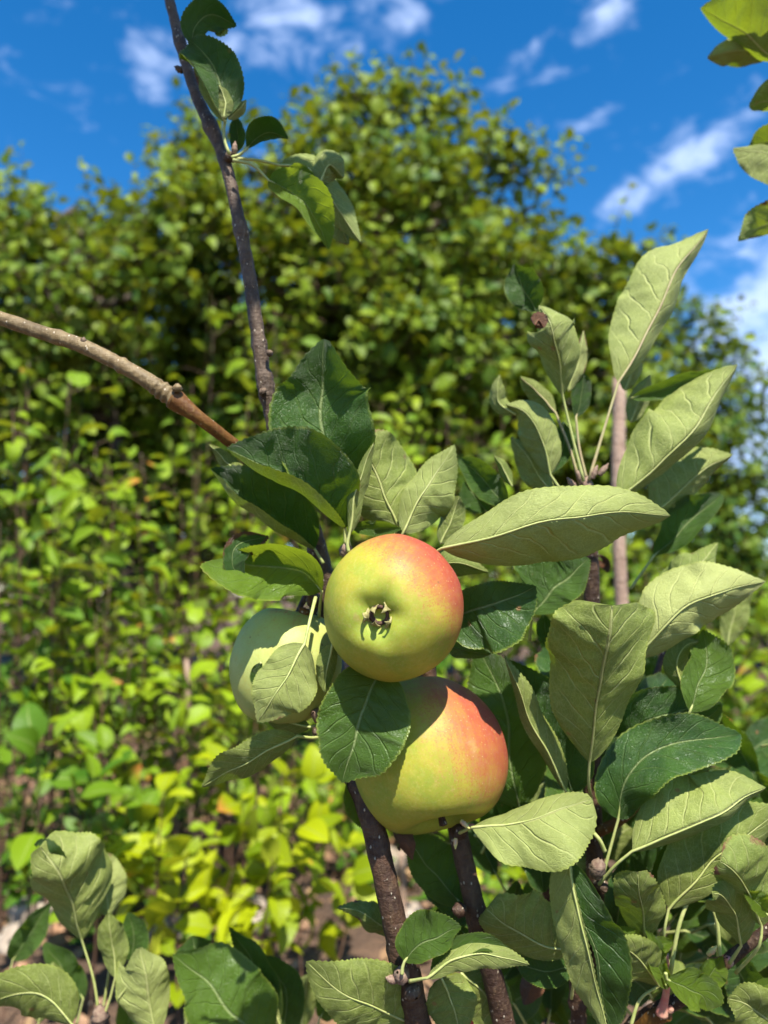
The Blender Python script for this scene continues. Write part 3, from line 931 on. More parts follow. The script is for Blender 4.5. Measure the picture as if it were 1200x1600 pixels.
# the upright cane
cane = [P(968, 590, 1.0), P(966, 800, 0.99), P(972, 950, 0.98), P(982, 1090, 0.97)]
dn = cane[-1] - cane[-2]
cane.append(cane[-1] + dn * (cane[-1].z / -dn.z) if dn.z < 0 else cane[-1])
root = empty('garden_cane', (cane[-1].x, cane[-1].y, 0), 'upright pinkish wooden cane behind the right hand shoot', 'garden cane')
pth = catmull(cane, 40)
v, f = tube([root_local(root, q) for q in pth], [0.0084 + 0.0009 * (i % 9 == 4) for i in range(40)], 14)
obj('cane', mesh_of('cane', v, f, M_CANE), root)
for i, (px, py, pb, d) in enumerate([(292, 1150, 1030, 1.7), (268, 1250, 1080, 1.75), (628, 1330, 1480, 1.6)]):
    a, b = P(px, min(py, pb), d), P(px + 4, max(py, pb), d)
    g = b + (b - a) * 4
    tt = (a.z) / (a.z - b.z)
    g = a + (b - a) * tt
    root = empty('garden_cane', (g.x, g.y, 0), ['thin tan cane left of the pale apple among the shrubs', 'thin tan cane standing in the golden shrub', 'short tan cane seen between the two apple stems'][i], 'garden cane', 'thin canes among the shrubs')
    v, f = tube([root_local(root, q) for q in catmull([a, (a + g) / 2, g], 12)], [0.0065] * 12, 8)
    obj('cane', mesh_of('cane', v, f, M_CANE), root)


# ================================================================== foreground: apple saplings
def root_at(px, py, d):
    p = P(px, py, d)
    return Vector((p.x, p.y, 0))


def apple_root(loc, label, group=None):
    return empty('apple_tree', loc, label, 'apple tree', group)


LEFT_TREE = apple_root(root_at(760, 2700, 0.47), 'young apple tree with two brown stems bearing the sunlit apples')
RIGHT_TREE = apple_root(root_at(985, 2600, 0.56), 'leafy apple sapling at the right whose whorled top shoot stands by the pink cane')
LOW_TREE = apple_root(root_at(160, 2300, 0.56), 'low apple sapling poking up in the lower left corner')
OVER_TREE = apple_root(Vector((0.62, 0.62, 0)), 'apple tree outside the frame whose leaves hang in at the upper right corner')

_seed = [0]


def leaf(tree, pts, wl, wr, face='u', aL=None, aR=None, d=0.44, pet=None, tone=0.0, brown=0.0, pale=0.0, wav=0.23, cup=30, ab=(0.62, 0.82),
         stalk=None, rib=True, cupL=None, cupR=None, label=None, serr=0.7, rr=0.00095):
    """One apple leaf. pts: the midrib from blade base to tip as photo pixels (+ optional depth offset);
    wl / wr: apparent widths either side; aL / aR: tilt of each half toward the viewer in degrees."""
    _seed[0] += 1
    sd = _seed[0] * 1.37
    q = [P(p[0], p[1], d + (p[2] if len(p) > 2 else 0)) for p in pts]
    M, K = 60, 6
    C = catmull(q, M)
    Ln = (q[-1] - q[0]).length
    vw = (CAM - q[0]).normalized()
    sd0 = (q[-1] - q[0]).normalized().cross(vw)
    for i in range(M):
        t = i / (M - 1)
        C[i] = C[i] + vw * (Ln * 0.10 * t * mnoise.noise(Vector((t * 3.0, sd, 1.7)))) + sd0 * (Ln * 0.035 * math.sin(math.pi * t) * mnoise.noise(Vector((t * 3.5, sd, 7.7))))
    dflt = 33 if face == 'u' else -33
    aL = dflt if aL is None else aL
    aR = dflt if aR is None else aR
    aL = aL if isinstance(aL, tuple) else (aL, aL)
    aR = aR if isinstance(aR, tuple) else (aR, aR)
    if brown == 0.0 and (sd * 7.13) % 1.0 < 0.22:
        brown = 0.40 + 0.17 * ((sd * 3.7) % 1.0)
    base = C[0]
    rl = tree.location
    a_, b_ = ab
    pm = (a_ / (a_ + b_)) ** a_ * (b_ / (a_ + b_)) ** b_
    V, UV = [], []
    TS = []
    for i in range(M):
        t = i / (M - 1)
        T = (C[min(i + 1, M - 1)] - C[max(i - 1, 0)]).normalized()
        view = (CAM - C[i])
        dist = view.length
        view = view.normalized()
        W = T.cross(view)
        if W.length < 0.25:
            W = W.normalized() if W.length > 1e-4 else RT.copy()
        W = W.normalized()
        NV = W.cross(T).normalized()
        prof = max(0.0, max(t, 1e-4) ** a_ * (1 - t) ** b_ / pm)
        if b_ > 0.55:
            prof *= 1 - 0.30 * max(0.0, (t - 0.72) / 0.28) ** 1.5 * (1 if t < 1 else 0)
        TS.append((T, W, NV, t, prof, dist))
    length = sum((C[i + 1] - C[i]).length for i in range(M - 1))
    for i in range(M):
        T, W, NV, t, prof, dist = TS[i]
        row = []
        for side, wpx, ang in ((-1, wl, aL), (1, wr, aR)):
            a0 = math.radians(ang[0] + (ang[1] - ang[0]) * t)
            wtrue = wpx * d / 1200 / max(0.30, math.cos(a0)) * prof * (1 + 0.10 * mnoise.noise(Vector((t * 4.5, side * 2.0, sd))))
            sgn = 1 if face == 'u' else -1
            pos = Vector((0, 0, 0))
            cols = []
            for k in range(1, K + 1):
                s = k / K
                cu = cup if (cupL is None and side < 0) or (cupR is None and side > 0) else (cupL if side < 0 else cupR)
                a = a0 + math.radians(cu) * (s - 0.45) * sgn * (1 if side else 1)
                step = wtrue / K
                pos = pos + (W * side * math.cos(a) + NV * math.sin(a)) * step
                off = pos + T * (wtrue * 0.10 * s)
                # undulating margin and slight puckering
                ph = sd + side * 1.7
                wv = wav * wtrue * s * s * (math.sin(t * 11 + ph) * 0.6 + mnoise.noise(Vector((t * 5, s * 1.5 + side * 3, sd))) * 1.1)
                pk = 0.07 * wtrue * mnoise.noise(Vector((t * 14, s * 4 * side, sd * 2)))
                off = off + NV * (wv + pk)
                if k == K and 0.04 < t < 0.97:
                    tooth = 0.00075 * serr * (1 if i % 2 else -0.6) * (0.8 + 0.5 * mnoise.noise(Vector((i * 0.7, side, sd))))
                    off = off + W * side * tooth * math.cos(a) + NV * tooth * math.sin(a) + T * (0.0008 * serr if i % 2 else 0)
                cols.append((C[i] + off, s * side))
            row.append(cols)
        line = [x for x in reversed(row[0])] + [(C[i], 0.0)] + row[1]
        for (p, s) in line:
            V.append(p - base)
            UV.append((t, s))
    nc = 2 * K + 1
    F = []
    for i in range(M - 1):
        for k in range(nc - 1):
            a = i * nc + k
            F.append((a, a + 1, a + nc + 1, a + nc) if face == 'u' else (a, a + nc, a + nc + 1, a + 1))
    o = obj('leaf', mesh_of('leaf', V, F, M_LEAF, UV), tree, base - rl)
    o['tone'] = float(tone); o['brown'] = float(brown); o['pale'] = float(pale)
    if label: o['label'] = label
    # stalk running on into the midrib on the underside
    und = -1 if face == 'u' else 1
    pp = []
    if pet:
        pp = catmull([P(p[0], p[1], d + (p[2] if len(p) > 2 else 0)) for p in pet] + [C[0]], 10)[:-1]
    rib_pts, rad = list(pp), [rr * (1.2 - 0.4 * i / max(1, len(pp))) for i in range(len(pp))]
    for i in range(0, int(M * 0.97), 3):
        t = i / (M - 1)
        r_ = rr * (0.72 * (1 - t) ** 1.3 + 0.14)
        drop = (r_ + 0.0001) if face == 'u' else 0.00012
        if i < 6: drop *= i / 6
        rib_pts.append(C[i] + TS[i][2] * (drop * und))
        rad.append(r_)
    v, f = tube([x - base for x in rib_pts], rad, 7)
    s = obj('leaf_stalk', mesh_of('leaf_stalk', v, f, stalk or M_STALK), o)
    return o


def branch(tree, pts, r0, r1, mat, nodes=(), name='branch', n=120, sides=18, lump=0.10, seed=1.0, label=None):
    """Tapered limb; nodes: (t, relative swelling, width)."""
    path = catmull(pts, n)
    rad = []
    for i in range(n):
        t = i / (n - 1)
        r = r0 + (r1 - r0) * t
        for (c, a, wd) in nodes:
            r *= 1 + a * math.exp(-((t - c) / wd) ** 2)
        rad.append(r)
    o0 = path[0]
    v, f = tube([p for p in path], rad, sides, lump, seed, 140)
    o = obj(name, mesh_of(name, [q - o0 for q in v], f, mat), tree, o0 - tree.location)
    if label: o['label'] = label
    return o


def bud(tree, px, py, d, r, direction, mat=None, name='bud', seed=0.0, longer=1.5):
    """A small scaly bud: overlapping pointed scales around an axis, one mesh."""
    c = P(px, py, d)
    ax = Vector(direction).normalized()
    e1 = ax.orthogonal().normalized(); e2 = ax.cross(e1)
    V, F = [], []
    rows, cols = 8, 10
    for i in range(rows + 1):
        t = i / rows
        rr = r * (math.sin(math.pi * min(0.97, 0.22 + 0.76 * t)) ** 0.8) * (1 + 0.10 * math.sin(i * 2.6))
        for k in range(cols):
            a = 2 * math.pi * k / cols + 0.35 * i
            q = ax * (t * r * 2 * longer - r * 0.6) + (e1 * math.cos(a) + e2 * math.sin(a)) * rr
            q *= 1 + 0.12 * mnoise.noise(q * 900 + Vector((seed, 0, 0)))
            V.append(q)
    for i in range(rows):
        for k in range(cols):
            a, b = i * cols + k, i * cols + (k + 1) % cols
            F.append((a, b, b + cols, a + cols))
    o = obj(name, mesh_of(name, V, F, mat or M_BUD), tree, c - tree.location)
    return o


# ------------------------------------------------------------------ the limbs of the left tree
T1 = LEFT_TREE
base1 = Vector(T1.location)
branch(T1, [base1 + Vector((-0.012, 0, -0.02)), P(700, 1850, .455), P(655, 1610, .452), P(625, 1480, .45), P(575, 1262, .458), P(535, 1180, .475), P(508, 1080, .488), P(500, 980, .492), P(494, 850, .488)],
       0.0095, 0.0062, M_BARK_DARK, [(0.60, 0.25, 0.012), (0.655, 0.18, 0.02)], 'stem', 170, 18, 0.10, 2.0)
branch(T1, [base1 + Vector((0.012, 0, -0.02)), P(845, 1850, .47), P(788, 1600, .468), P(752, 1460, .467), P(715, 1300, .475), P(690, 1180, .50), P(665, 1020, .505), P(640, 880, .50)],
       0.0095, 0.0048, M_BARK_DARK, [(0.585, 0.28, 0.012), (0.70, 0.15, 0.01)], 'stem', 170, 18, 0.10, 3.0)
branch(T1, [P(516, 930, .490), P(490, 828, .486), P(452, 742, .484), P(428, 668, .482), P(408, 560, .481), P(385, 405, .485), P(350, 250, .495), P(300, 130, .505), P(262, -10, .515), P(235, -120, .525)],
       0.0051, 0.0031, M_BARK, [(0.278, 0.2, 0.005), (0.290, 0.26, 0.006), (0.303, 0.22, 0.005), (0.345, 0.22, 0.008), (0.375, 0.1, 0.006), (0.50, 0.22, 0.006), (0.515, 0.15, 0.004), (0.66, 0.36, 0.018), (0.80, 0.28, 0.009)], 'branch', 190, 18, 0.13, 4.0)
branch(T1, [P(497, 840, .486), P(440, 775, .481), P(385, 712, .469), P(350, 683, .458), P(310, 652, .447), P(270, 622, .445)],
       0.0033, 0.0040, M_BARK_AMBER, [(0.93, 0.25, 0.05), (1.0, 0.50, 0.05)], 'branch', 80, 18, 0.04, 5.0)
branch(T1, [P(274, 625, .445), P(262, 617, .445), P(215, 585, .444), P(130, 541, .446), P(60, 518, .449), P(0, 497, .452), P(-120, 455, .46)],
       0.0045, 0.0039, M_BARK_TAN, [(0.0, 0.36, 0.016), (0.034, 0.30, 0.008), (0.055, 0.34, 0.008), (0.078, 0.22, 0.007), (0.10, 0.10, 0.02), (0.215, 0.16, 0.008), (0.235, -0.06, 0.008), (0.46, 0.14, 0.018), (0.62, 0.05, 0.02)], 'branch', 160, 18, 0.05, 6.0)
# knobs, spurs and buds
bud(T1, 283, 110, .509, 0.0022, (-0.8, 0, 0.5), M_BARK, 'bud', 1)
bud(T1, 366, 238, .488, 0.0020, (0.15, -0.3, 1), M_BUD, 'bud', 2, 1.9)
bud(T1, 357, 246, .492, 0.0042, (0.6, -0.3, 0.4), M_BARK, 'bud', 3, 0.9)
bud(T1, 410, 612, .474, 0.0030, (-0.6, -0.5, 0.4), M_BARK, 'bud', 4, 0.7)
bud(T1, 421, 552, .475, 0.0024, (0.9, -0.3, 0.3), M_BARK, 'bud', 5, 0.8)
bud(T1, 277, 607, .440, 0.0030, (0.1, -0.4, 0.9), M_BARK_TAN, 'bud', 6, 0.8)
bud(T1, 130, 534, .444, 0.0020, (0.2, -0.2, 0.9), M_BARK, 'bud', 7, 1.0)
bud(T1, 540, 862, .455, 0.0042, (0.2, -0.5, 0.7), M_BUD, 'bud', 8, 1.0)
bud(T1, 492, 940, .462, 0.0046, (-0.3, -0.5, 0.4), M_BARK, 'bud', 9, 1.2)
bud(T1, 478, 960, .462, 0.0032, (-0.6, -0.3, 0.6), M_BARK_AMBER, 'bud', 10, 1.2)
bud(T1, 500, 1118, .452, 0.0042, (-0.4, -0.7, 0.3), M_BUD, 'bud', 11, 1.2)
bud(T1, 497, 1142, .450, 0.0034, (-0.2, -0.8, -0.2), M_BARK, 'bud', 12, 1.0)
bud(T1, 628, 1524, .432, 0.0045, (-0.35, -0.6, 0.5), M_BUD, 'spur', 13, 1.0)
bud(T1, 616, 1531, .432, 0.0026, (-0.9, -0.2, 0.3), M_BUD, 'bud', 14, 1.3)
bud(T1, 645, 1550, .436, 0.0050, (0.3, -0.7, -0.2), M_BARK, 'spur', 15, 0.8)
bud(T1, 720, 1422, .462, 0.0044, (-0.8, -0.4, 0.2), M_BARK_DARK, 'spur', 16, 1.0)
bud(T1, 712, 1312, .447, 0.0013, (-0.1, -0.4, -0.9), M_SPIKE, 'bud', 17, 2.3)
bud(T1, 722, 1284, .440, 0.0015, (0.75, -0.6, -0.55), M_SPIKE, 'bud', 18, 2.2)
bud(T1, 735, 1291, .446, 0.0015, (0.9, -0.3, 0.3), M_STALK_PINK, 'bud', 19, 1.3)
bud(T1, 718, 1300, .456, 0.0046, (0.1, -0.5, 0.7), M_BARK_DARK, 'spur', 20, 0.9)

# ------------------------------------------------------------------ leaves round the top apple
leaf(T1, [(537, 790), (512, 715), (499, 625), (506, 530, -.004)], 78, 78, 'u', (26, 12), (25, 62), .466, pet=[(540, 852), (539, 820)], tone=0.05, cup=10)
leaf(T1, [(540, 826), (496, 776, -.004), (436, 738, -.008), (352, 700, -.012)], 30, 78, 'u', (86, 78), (46, 6), .458, pet=[(548, 862), (545, 845)], tone=0.04, cup=5, cupL=75, wav=.10)
leaf(T1, [(492, 858, .01), (438, 822, .005), (382, 782, 0), (328, 732, -.004)], 24, 66, 'u', (84, 80), (42, 34), .466, pet=[(505, 880, .012)], tone=0.06, cup=5, cupL=75)
leaf(T1, [(392, 760), (362, 728), (326, 694)], 12, 14, 'l', -50, -10, .464, tone=0.1)
leaf(T1, [(503, 924), (470, 890), (412, 886), (345, 872, .006)], 58, 36, 'u', (25, 75), (62, 40), .447, pet=[(498, 968, .02), (500, 945, .01)], tone=0.62, brown=0.42, cup=25, wav=.25, label='yellow green curled leaf with a scorched brown rim')
leaf(T1, [(378, 905, -.006), (362, 880, -.008), (372, 850, -.002), (420, 838, .008)], 16, 28, 'u', 20, 20, .447, tone=0.0, brown=0.75, cup=35, wav=.3, label='dark curled leaf tip with a brown edge')
leaf(T1, [(546, 834), (556, 775), (570, 730), (585, 690)], 12, 16, 'l', -55, -35, .440, pet=[(545, 862), (543, 850)], tone=0.25)
leaf(T1, [(622, 822), (602, 775), (580, 725), (551, 660)], 58, 66, 'l', -18, -32, .470, pet=[(600, 880, .01)], tone=0.0)
leaf(T1, [(630, 832), (655, 782, .004), (683, 740, .010), (711, 694, .018)], 30, 52, 'l', -30, (-45, -20), .455, pet=[(612, 872, .01)], tone=0.25, pale=.35)
leaf(T1, [(688, 850), (706, 810), (718, 775)], 20, 22, 'l', -55, -20, .470, tone=0.0)
leaf(T1, [(548, 822), (575, 826), (627, 826)], 14, 12, 'u', 35, 35, .455, tone=0.2)
leaf(T1, [(640, 905, .03), (700, 880), (765, 894)], 26, 28, 'l', -30, -35, .468, tone=0.3)
leaf(T1, [(690, 857), (795, 829, -.012), (890, 805, -.018), (975, 799, -.012), (1047, 806, 0)], 56, 72, 'l', (-30, -25), (-48, -40), .430, pet=[(640, 905, .04), (668, 872, .012)], tone=0.12, pale=.45, ab=(.62, .72), wav=.14, label='large pale underside leaf lying level right of the top apple')
leaf(T1, [(700, 965, .015), (760, 947), (800, 934), (837, 916)], 36, 74, 'u', (25, 20), (20, 15), .440, pet=[(668, 975, .03)], tone=0.0, brown=0.02)
leaf(T1, [(700, 1010, .02), (730, 1018), (768, 1022)], 12, 14, 'u', 20, 20, .455, tone=0.3)
# in front of the lower and the pale apple
leaf(T1, [(598, 1042, .012), (572, 1095, 0), (553, 1152, -.006), (534, 1224, -.008)], 78, 64, 'u', (14, 18), (16, 24), .429, pet=[(622, 1015, .055), (612, 1026, .035)], tone=0.2, cup=10, label='dark green leaf hanging in front of the lower apple')
leaf(T1, [(476, 1006), (456, 1042, -.006), (430, 1086, -.012), (402, 1128, -.012)], 52, 46, 'l', -22, -28, .408, pet=[(493, 934, .03), (484, 970, .006)], tone=0.05, pale=.35, ab=(.5, .7), label='pale leaf hanging in front of the left apple')
leaf(T1, [(464, 1150), (420, 1172, -.006), (370, 1198, -.008), (315, 1230, -.004)], 24, 30, 'l', -55, 38, .432, pet=[(506, 1150, .02), (488, 1153, .008)], tone=0.0, label='olive leaf sticking out left below the pale apple')
leaf(T1, [(520, 1005), (512, 1040), (507, 1082)], 14, 20, 'l', -30, -40, .430, tone=0.0, brown=.1)
leaf(T1, [(484, 1136), (450, 1128), (408, 1112)], 18, 16, 'l', -40, -30, .452, pet=[(505, 1132)], tone=0.2)
leaf(T1, [(408, 1035), (402, 1050), (397, 1072)], 8, 10, 'u', 10, 20, .424, tone=0.0)
leaf(T1, [(545, 1215), (556, 1258), (572, 1296)], 20, 18, 'u', 30, 30, .462, tone=0.25)

# ------------------------------------------------------------------ top of the long bare branch
leaf(T1, [(300, 72), (305, 40), (330, 22, .004), (370, 41, .008)], 26, 34, 'u', (20, 30), (30, 45), .49, pet=[(352, 190), (312, 110)], tone=0.0)
leaf(T1, [(352, 186), (345, 140), (328, 95), (297, 62)], 46, 40, 'u', (60, 50), (22, 20), .484, pet=[(358, 240), (350, 215)], tone=0.0)
leaf(T1, [(352, 190), (322, 138), (298, 82)], 12, 18, 'l', -20, -30, .480, tone=0.4)
leaf(T1, [(350, 184), (352, 160), (342, 132)], 12, 13, 'l', -30, -40, .478, tone=0.1)
leaf(T1, [(357, 186), (372, 172), (385, 156)], 9, 10, 'l', -30, -30, .486, tone=0.0, pale=.9)
leaf(T1, [(366, 240), (372, 212), (369, 182)], 14, 12, 'u', 30, 30, .50, tone=0.0)
leaf(T1, [(386, 232), (402, 214), (424, 208), (451, 217)], 26, 12, 'u', 38, 65, .486, pet=[(362, 246), (374, 242)], tone=0.05)
leaf(T1, [(420, 282), (458, 302, -.004), (492, 342, -.006), (514, 391, -.002)], 40, 18, 'u', 25, (70, 60), .480, pet=[(364, 250), (395, 258)], tone=0.66, brown=.04)
leaf(T1, [(436, 258), (484, 262), (512, 300), (536, 340), (563, 378)], 26, 26, 'l', (-30, -60), (-65, -40), .490, pet=[(364, 248), (402, 250)], tone=0.1, pale=.1, wav=.3)
leaf(T1, [(452, 262), (472, 272), (492, 275)], 14, 16, 'u', 30, 40, .486, tone=0.7)
leaf(T1, [(500, 285), (515, 258), (537, 278, .006)], 24, 22, 'l', -40, -40, .486, tone=0.0, pale=.25, wav=.3)
leaf(T1, [(492, 292, .012), (520, 330, .012), (545, 382, .012)], 14, 28, 'l', -30, -40, .492, tone=0.05)

# ------------------------------------------------------------------ beside and below the lower apple
leaf(T1, [(812, 1262), (796, 1175), (782, 1085), (745, 1005)], 66, 60, 'u', 14, 20, .492, pet=[(800, 1330, .01)], tone=0.25, cup=8, label='big upright dark leaf right of the lower apple')
leaf(T1, [(737, 1293), (800, 1285, -.006), (862, 1266, -.008), (924, 1249, -.004)], 26, 74, 'l', (-55, -40), (12, 8), .438, pet=[(716, 1302, .016)], tone=0.3, pale=.42, brown=.06, ab=(.7, .55), label='pale spotted leaf reaching right from the foot of the lower apple')
leaf(T1, [(720, 1412), (685, 1372), (655, 1335), (628, 1308)], 30, 52, 'u', 30, 12, .485, pet=[(722, 1425)], tone=0.12)
leaf(T1, [(760, 1448), (700, 1402), (652, 1372)], 26, 24, 'u', 30, 30, .50, tone=0.0)
leaf(T1, [(632, 1502), (654, 1478), (686, 1462), (721, 1448)], 44, 26, 'u', 22, 30, .426, pet=[(628, 1522), (629, 1512)], tone=0.3, brown=.02)
leaf(T1, [(668, 1528), (712, 1498), (765, 1488), (828, 1507)], 26, 22, 'l', (-70, -20), (-28, -35), .418, pet=[(640, 1533, .01)], tone=0.2, pale=.2)
leaf(T1, [(674, 1522), (700, 1492), (742, 1475), (800, 1484)], 18, 14, 'u', 30, 45, .424, tone=0.25)
leaf(T1, [(640, 1598, .02), (576, 1570, .004), (520, 1540, 0), (478, 1502, 0)], 42, 58, 'l', -40, (36, 32), .432, pet=[(668, 1612, .03)], tone=0.05, label='broad olive leaf at the bottom left of the two stems')
leaf(T1, [(622, 1462, .03), (585, 1440), (558, 1424), (526, 1418)], 18, 26, 'l', -40, -30, .470, tone=0.0)
leaf(T1, [(690, 1528), (705, 1565), (720, 1620)], 40, 46, 'l', -20, -20, .446, tone=0.1)
leaf(T1, [(720, 1520), (760, 1560), (790, 1640)], 40, 40, 'l', -20, -30, .47, tone=0.0)
leaf(T1, [(740, 1470, .03), (700, 1440, .03), (662, 1450, .03)], 24, 24, 'u', 20, 20, .47, tone=0.0)
dry = leaf(T1, [(612, 1292, .01), (632, 1312), (645, 1344)], 16, 20, 'l', -30, -45, .452, tone=0.0, brown=2.6, cup=50, wav=.4, stalk=M_DRY, label='withered brown leaf below the lower apple')

# ------------------------------------------------------------------ right hand sapling
T2 = RIGHT_TREE
b2 = Vector(T2.location)
branch(T2, [b2 + Vector((0, 0, -0.02)), P(965, 1800, .56), P(950, 1600, .55), P(932, 1400, .535), P(925, 1190, .53), P(924, 1040, .53), P(924, 900, .53), P(916, 775, .525)], 0.0085, 0.0050, M_BARK_DARK, [(0.99, .35, .02)], 'stem', 130, 14, .1, 7)
branch(T2, [P(935, 1500, .55), P(880, 1430, .545), P(848, 1370, .54), P(838, 1310, .545)], 0.0058, 0.0042, M_BARK_DARK, [(0.3, .3, .04)], 'branch', 60, 12, .12, 8)
branch(T2, [P(955, 1640, .54), P(1010, 1588, .49), P(1065, 1560, .47), P(1125, 1510, .46), P(1215, 1440, .45)], 0.0058, 0.0032, M_BARK_DARK, [(0.3, .2, .02)], 'branch', 80, 14, .1, 9)
branch(T2, [P(985, 1625, .49), P(1020, 1592, .474), P(1042, 1582, .468)], 0.0050, 0.0046, M_BARK_AMBER, [], 'branch', 30, 14, .05, 10)
branch(T2, [P(930, 1300, .53), P(955, 1290, .52), P(985, 1268, .52), P(1010, 1240, .53)], 0.004, 0.0028, M_BARK_AMBER, [], 'branch', 40, 12, .1, 11)
branch(T2, [P(905, 1600, .50), P(900, 1530, .49), P(905, 1470, .49)], 0.0050, 0.0044, M_BARK_DARK, [(.3, .3, .06), (.7, .3, .06)], 'branch', 40, 12, .2, 12)
branch(T2, [P(1000, 1120, .60), P(1030, 1040, .61), P(1060, 930, .62)], 0.003, 0.002, M_BARK_DARK, [], 'branch', 40, 10, .1, 13)
bud(T2, 932, 1362, .448, 0.0048, (0.1, -0.5, 0.9), M_BUD, 'bud', 31, 1.4)
bud(T2, 940, 1380, .455, 0.0034, (0.1, -0.5, -0.4), M_BARK, 'bud', 32, 1.2)
bud(T2, 916, 768, .52, 0.0052, (0, -0.2, 1), M_BUD, 'bud', 33, 1.3)
for k, (bx, by, dx) in enumerate([(908, 752, -.4), (926, 745, .4), (938, 740, .8), (898, 762, -.8)]):
    bud(T2, bx, by, .515, 0.0022, (dx, -0.2, 1), M_BUD, 'bract', 34 + k, 2.2)
bud(T2, 1046, 1578, .464, 0.0022, (0.2, -.5, .6), M_STALK_PINK, 'bud', 40, 1.2)
bud(T2, 1138, 1504, .455, 0.0030, (-.3, -.5, .6), M_STALK_PINK, 'bud', 41, 1.3)
bud(T2, 1108, 1490, .455, 0.0018, (.6, -.5, .9), M_SPIKE, 'bud', 42, 2.4)
branch(T2, [P(1034, 1585, .465), P(1042, 1540, .462), P(1040, 1490, .462)], 0.0024, 0.0018, M_STALK_PINK, [(0, .6, .15)], 'shoot', 30, 10, .03, 14)

# whorl at the top of the shoot
S = M_STALK_RED
leaf(T2, [(966, 598), (1012, 524, .004), (1050, 440, .014), (1108, 356, .030)], 72, 24, 'l', (-30, -34), (-62, -55), .515, pet=[(920, 750), (938, 690)], tone=0.08, pale=.4, stalk=S, ab=(.75, .72), label='tall pale leaf at the tip of the right hand shoot')
leaf(T2, [(968, 778), (1026, 724, -.008), (1088, 662, -.010), (1154, 568, 0)], 80, 20, 'l', (-30, -34), (-55, -60), .505, pet=[(925, 765), (945, 785)], tone=0.04, pale=.2, ab=(.62, .66), label='broad pale leaf leaning right above the level leaf')
leaf(T2, [(986, 622, .02), (1060, 600, .012), (1150, 575, .006)], 14, 18, 'u', 30, 20, .515, tone=0.25)
leaf(T2, [(1020, 802), (1062, 770), (1100, 735), (1146, 710)], 58, 22, 'l', (-20, -35), -50, .535, pet=[(930, 768), (975, 812)], tone=0.05, pale=.25)
leaf(T2, [(1022, 868), (1062, 832), (1095, 800), (1128, 772)], 36, 24, 'u', 40, 60, .55, pet=[(985, 920)], tone=0.05)
leaf(T2, [(879, 618), (874, 560, -.014), (862, 510, -.022), (842, 476, -.016)], 44, 42, 'l', (-35, -50), (-30, -60), .505, pet=[(912, 752), (896, 690)], tone=0.08, pale=.2, stalk=M_STALK, ab=(.75, .5), cup=45, brown=.10, label='curled leaf with a rusty hole near the top of the shoot')
leaf(T2, [(838, 486), (822, 458), (812, 436), (804, 412)], 28, 30, 'u', 22, 28, .512, tone=0.05)
leaf(T2, [(836, 508, -.030), (842, 500, -.030), (850, 512, -.030)], 12, 12, 'l', -20, -20, .497, tone=0, brown=2.6, stalk=M_DRY, rib=False, label='rust brown withered patch of the curled leaf')
leaf(T2, [(888, 612), (905, 560), (912, 515)], 8, 14, 'l', -30, -40, .52, tone=0.05, pale=.9)
leaf(T2, [(900, 652), (908, 622), (912, 578)], 16, 16, 'u', 30, 30, .525, pet=[(918, 755), (905, 700)], tone=0.0, stalk=S)
leaf(T2, [(860, 742), (848, 690, -.003), (822, 645, -.004), (790, 632, .006)], 34, 32, 'l', (-30, -60), (-35, -50), .508, pet=[(900, 770), (880, 768)], tone=0.06, pale=.35, cup=40, wav=.2)
leaf(T2, [(806, 648), (780, 630), (778, 604), (781, 585)], 14, 15, 'l', -30, -40, .512, tone=0.2, pale=.2, wav=.4)
leaf(T2, [(864, 772), (845, 745), (822, 710), (798, 682)], 26, 20, 'l', -35, -30, .522, pet=[(898, 778)], tone=0.06, pale=.3)
leaf(T2, [(868, 645), (845, 618), (812, 588)], 18, 14, 'l', -30, -30, .535, pet=[(906, 756), (890, 700)], tone=0.06, pale=.2, stalk=S)
leaf(T2, [(872, 726), (862, 700), (846, 672)], 13, 12, 'u', 30, 30, .52, tone=0.0)
leaf(T2, [(790, 790), (765, 760), (742, 735), (716, 716)], 26, 26, 'u', 25, 30, .525, tone=0.12)
leaf(T2, [(800, 760), (785, 730), (772, 712)], 8, 10, 'l', -30, -40, .52, tone=0.5)
leaf(T2, [(760, 800), (742, 775), (725, 752)], 26, 30, 'u', 25, 30, .54, tone=0.05)
leaf(T2, [(976, 610), (988, 580), (1000, 545)], 18, 14, 'l', -25, -35, .56, tone=0.06, pale=.7)
leaf(T2, [(985, 660), (1000, 625), (1016, 585)], 18, 16, 'l', -25, -35, .56, tone=0.05, pale=.5)
leaf(T2, [(1000, 720), (1018, 680), (1035, 640)], 20, 18, 'u', 25, 35, .56, tone=0.0)
leaf(T2, [(880, 660), (880, 700), (860, 740)], 16, 16, 'u', 25, 35, .54, tone=0.0)

# middle of the right hand sapling
leaf(T2, [(832, 958), (862, 925), (892, 898), (920, 872)], 76, 34, 'u', 15, 40, .50, pet=[(828, 1000, .02)], tone=0.15)
leaf(T2, [(858, 1010), (852, 985), (850, 958)], 15, 15, 'u', 25, 30, .52, tone=0.0)
leaf(T2, [(884, 1236), (850, 1170, -.005), (818, 1100, -.008), (787, 1022, -.002)], 14, 26, 'l', -45, -20, .462, pet=[(900, 1260, .02)], tone=0.1, pale=.1)
leaf(T2, [(895, 1240), (868, 1170), (835, 1100), (792, 1030)], 10, 62, 'u', 40, (30, 20), .472, tone=0.0, label='dark folded leaf between the upright leaves')
leaf(T2, [(921, 1192), (936, 1098, -.018), (948, 1020, -.034), (957, 948, -.038)], 90, 62, 'l', (-14, -16), (-25, -62), .450, pet=[(926, 1262, .03), (920, 1225, .006)], tone=0.14, ab=(.62, .30), cup=12, wav=.16, label='broad olive leaf standing upright with a blunt curled tip')
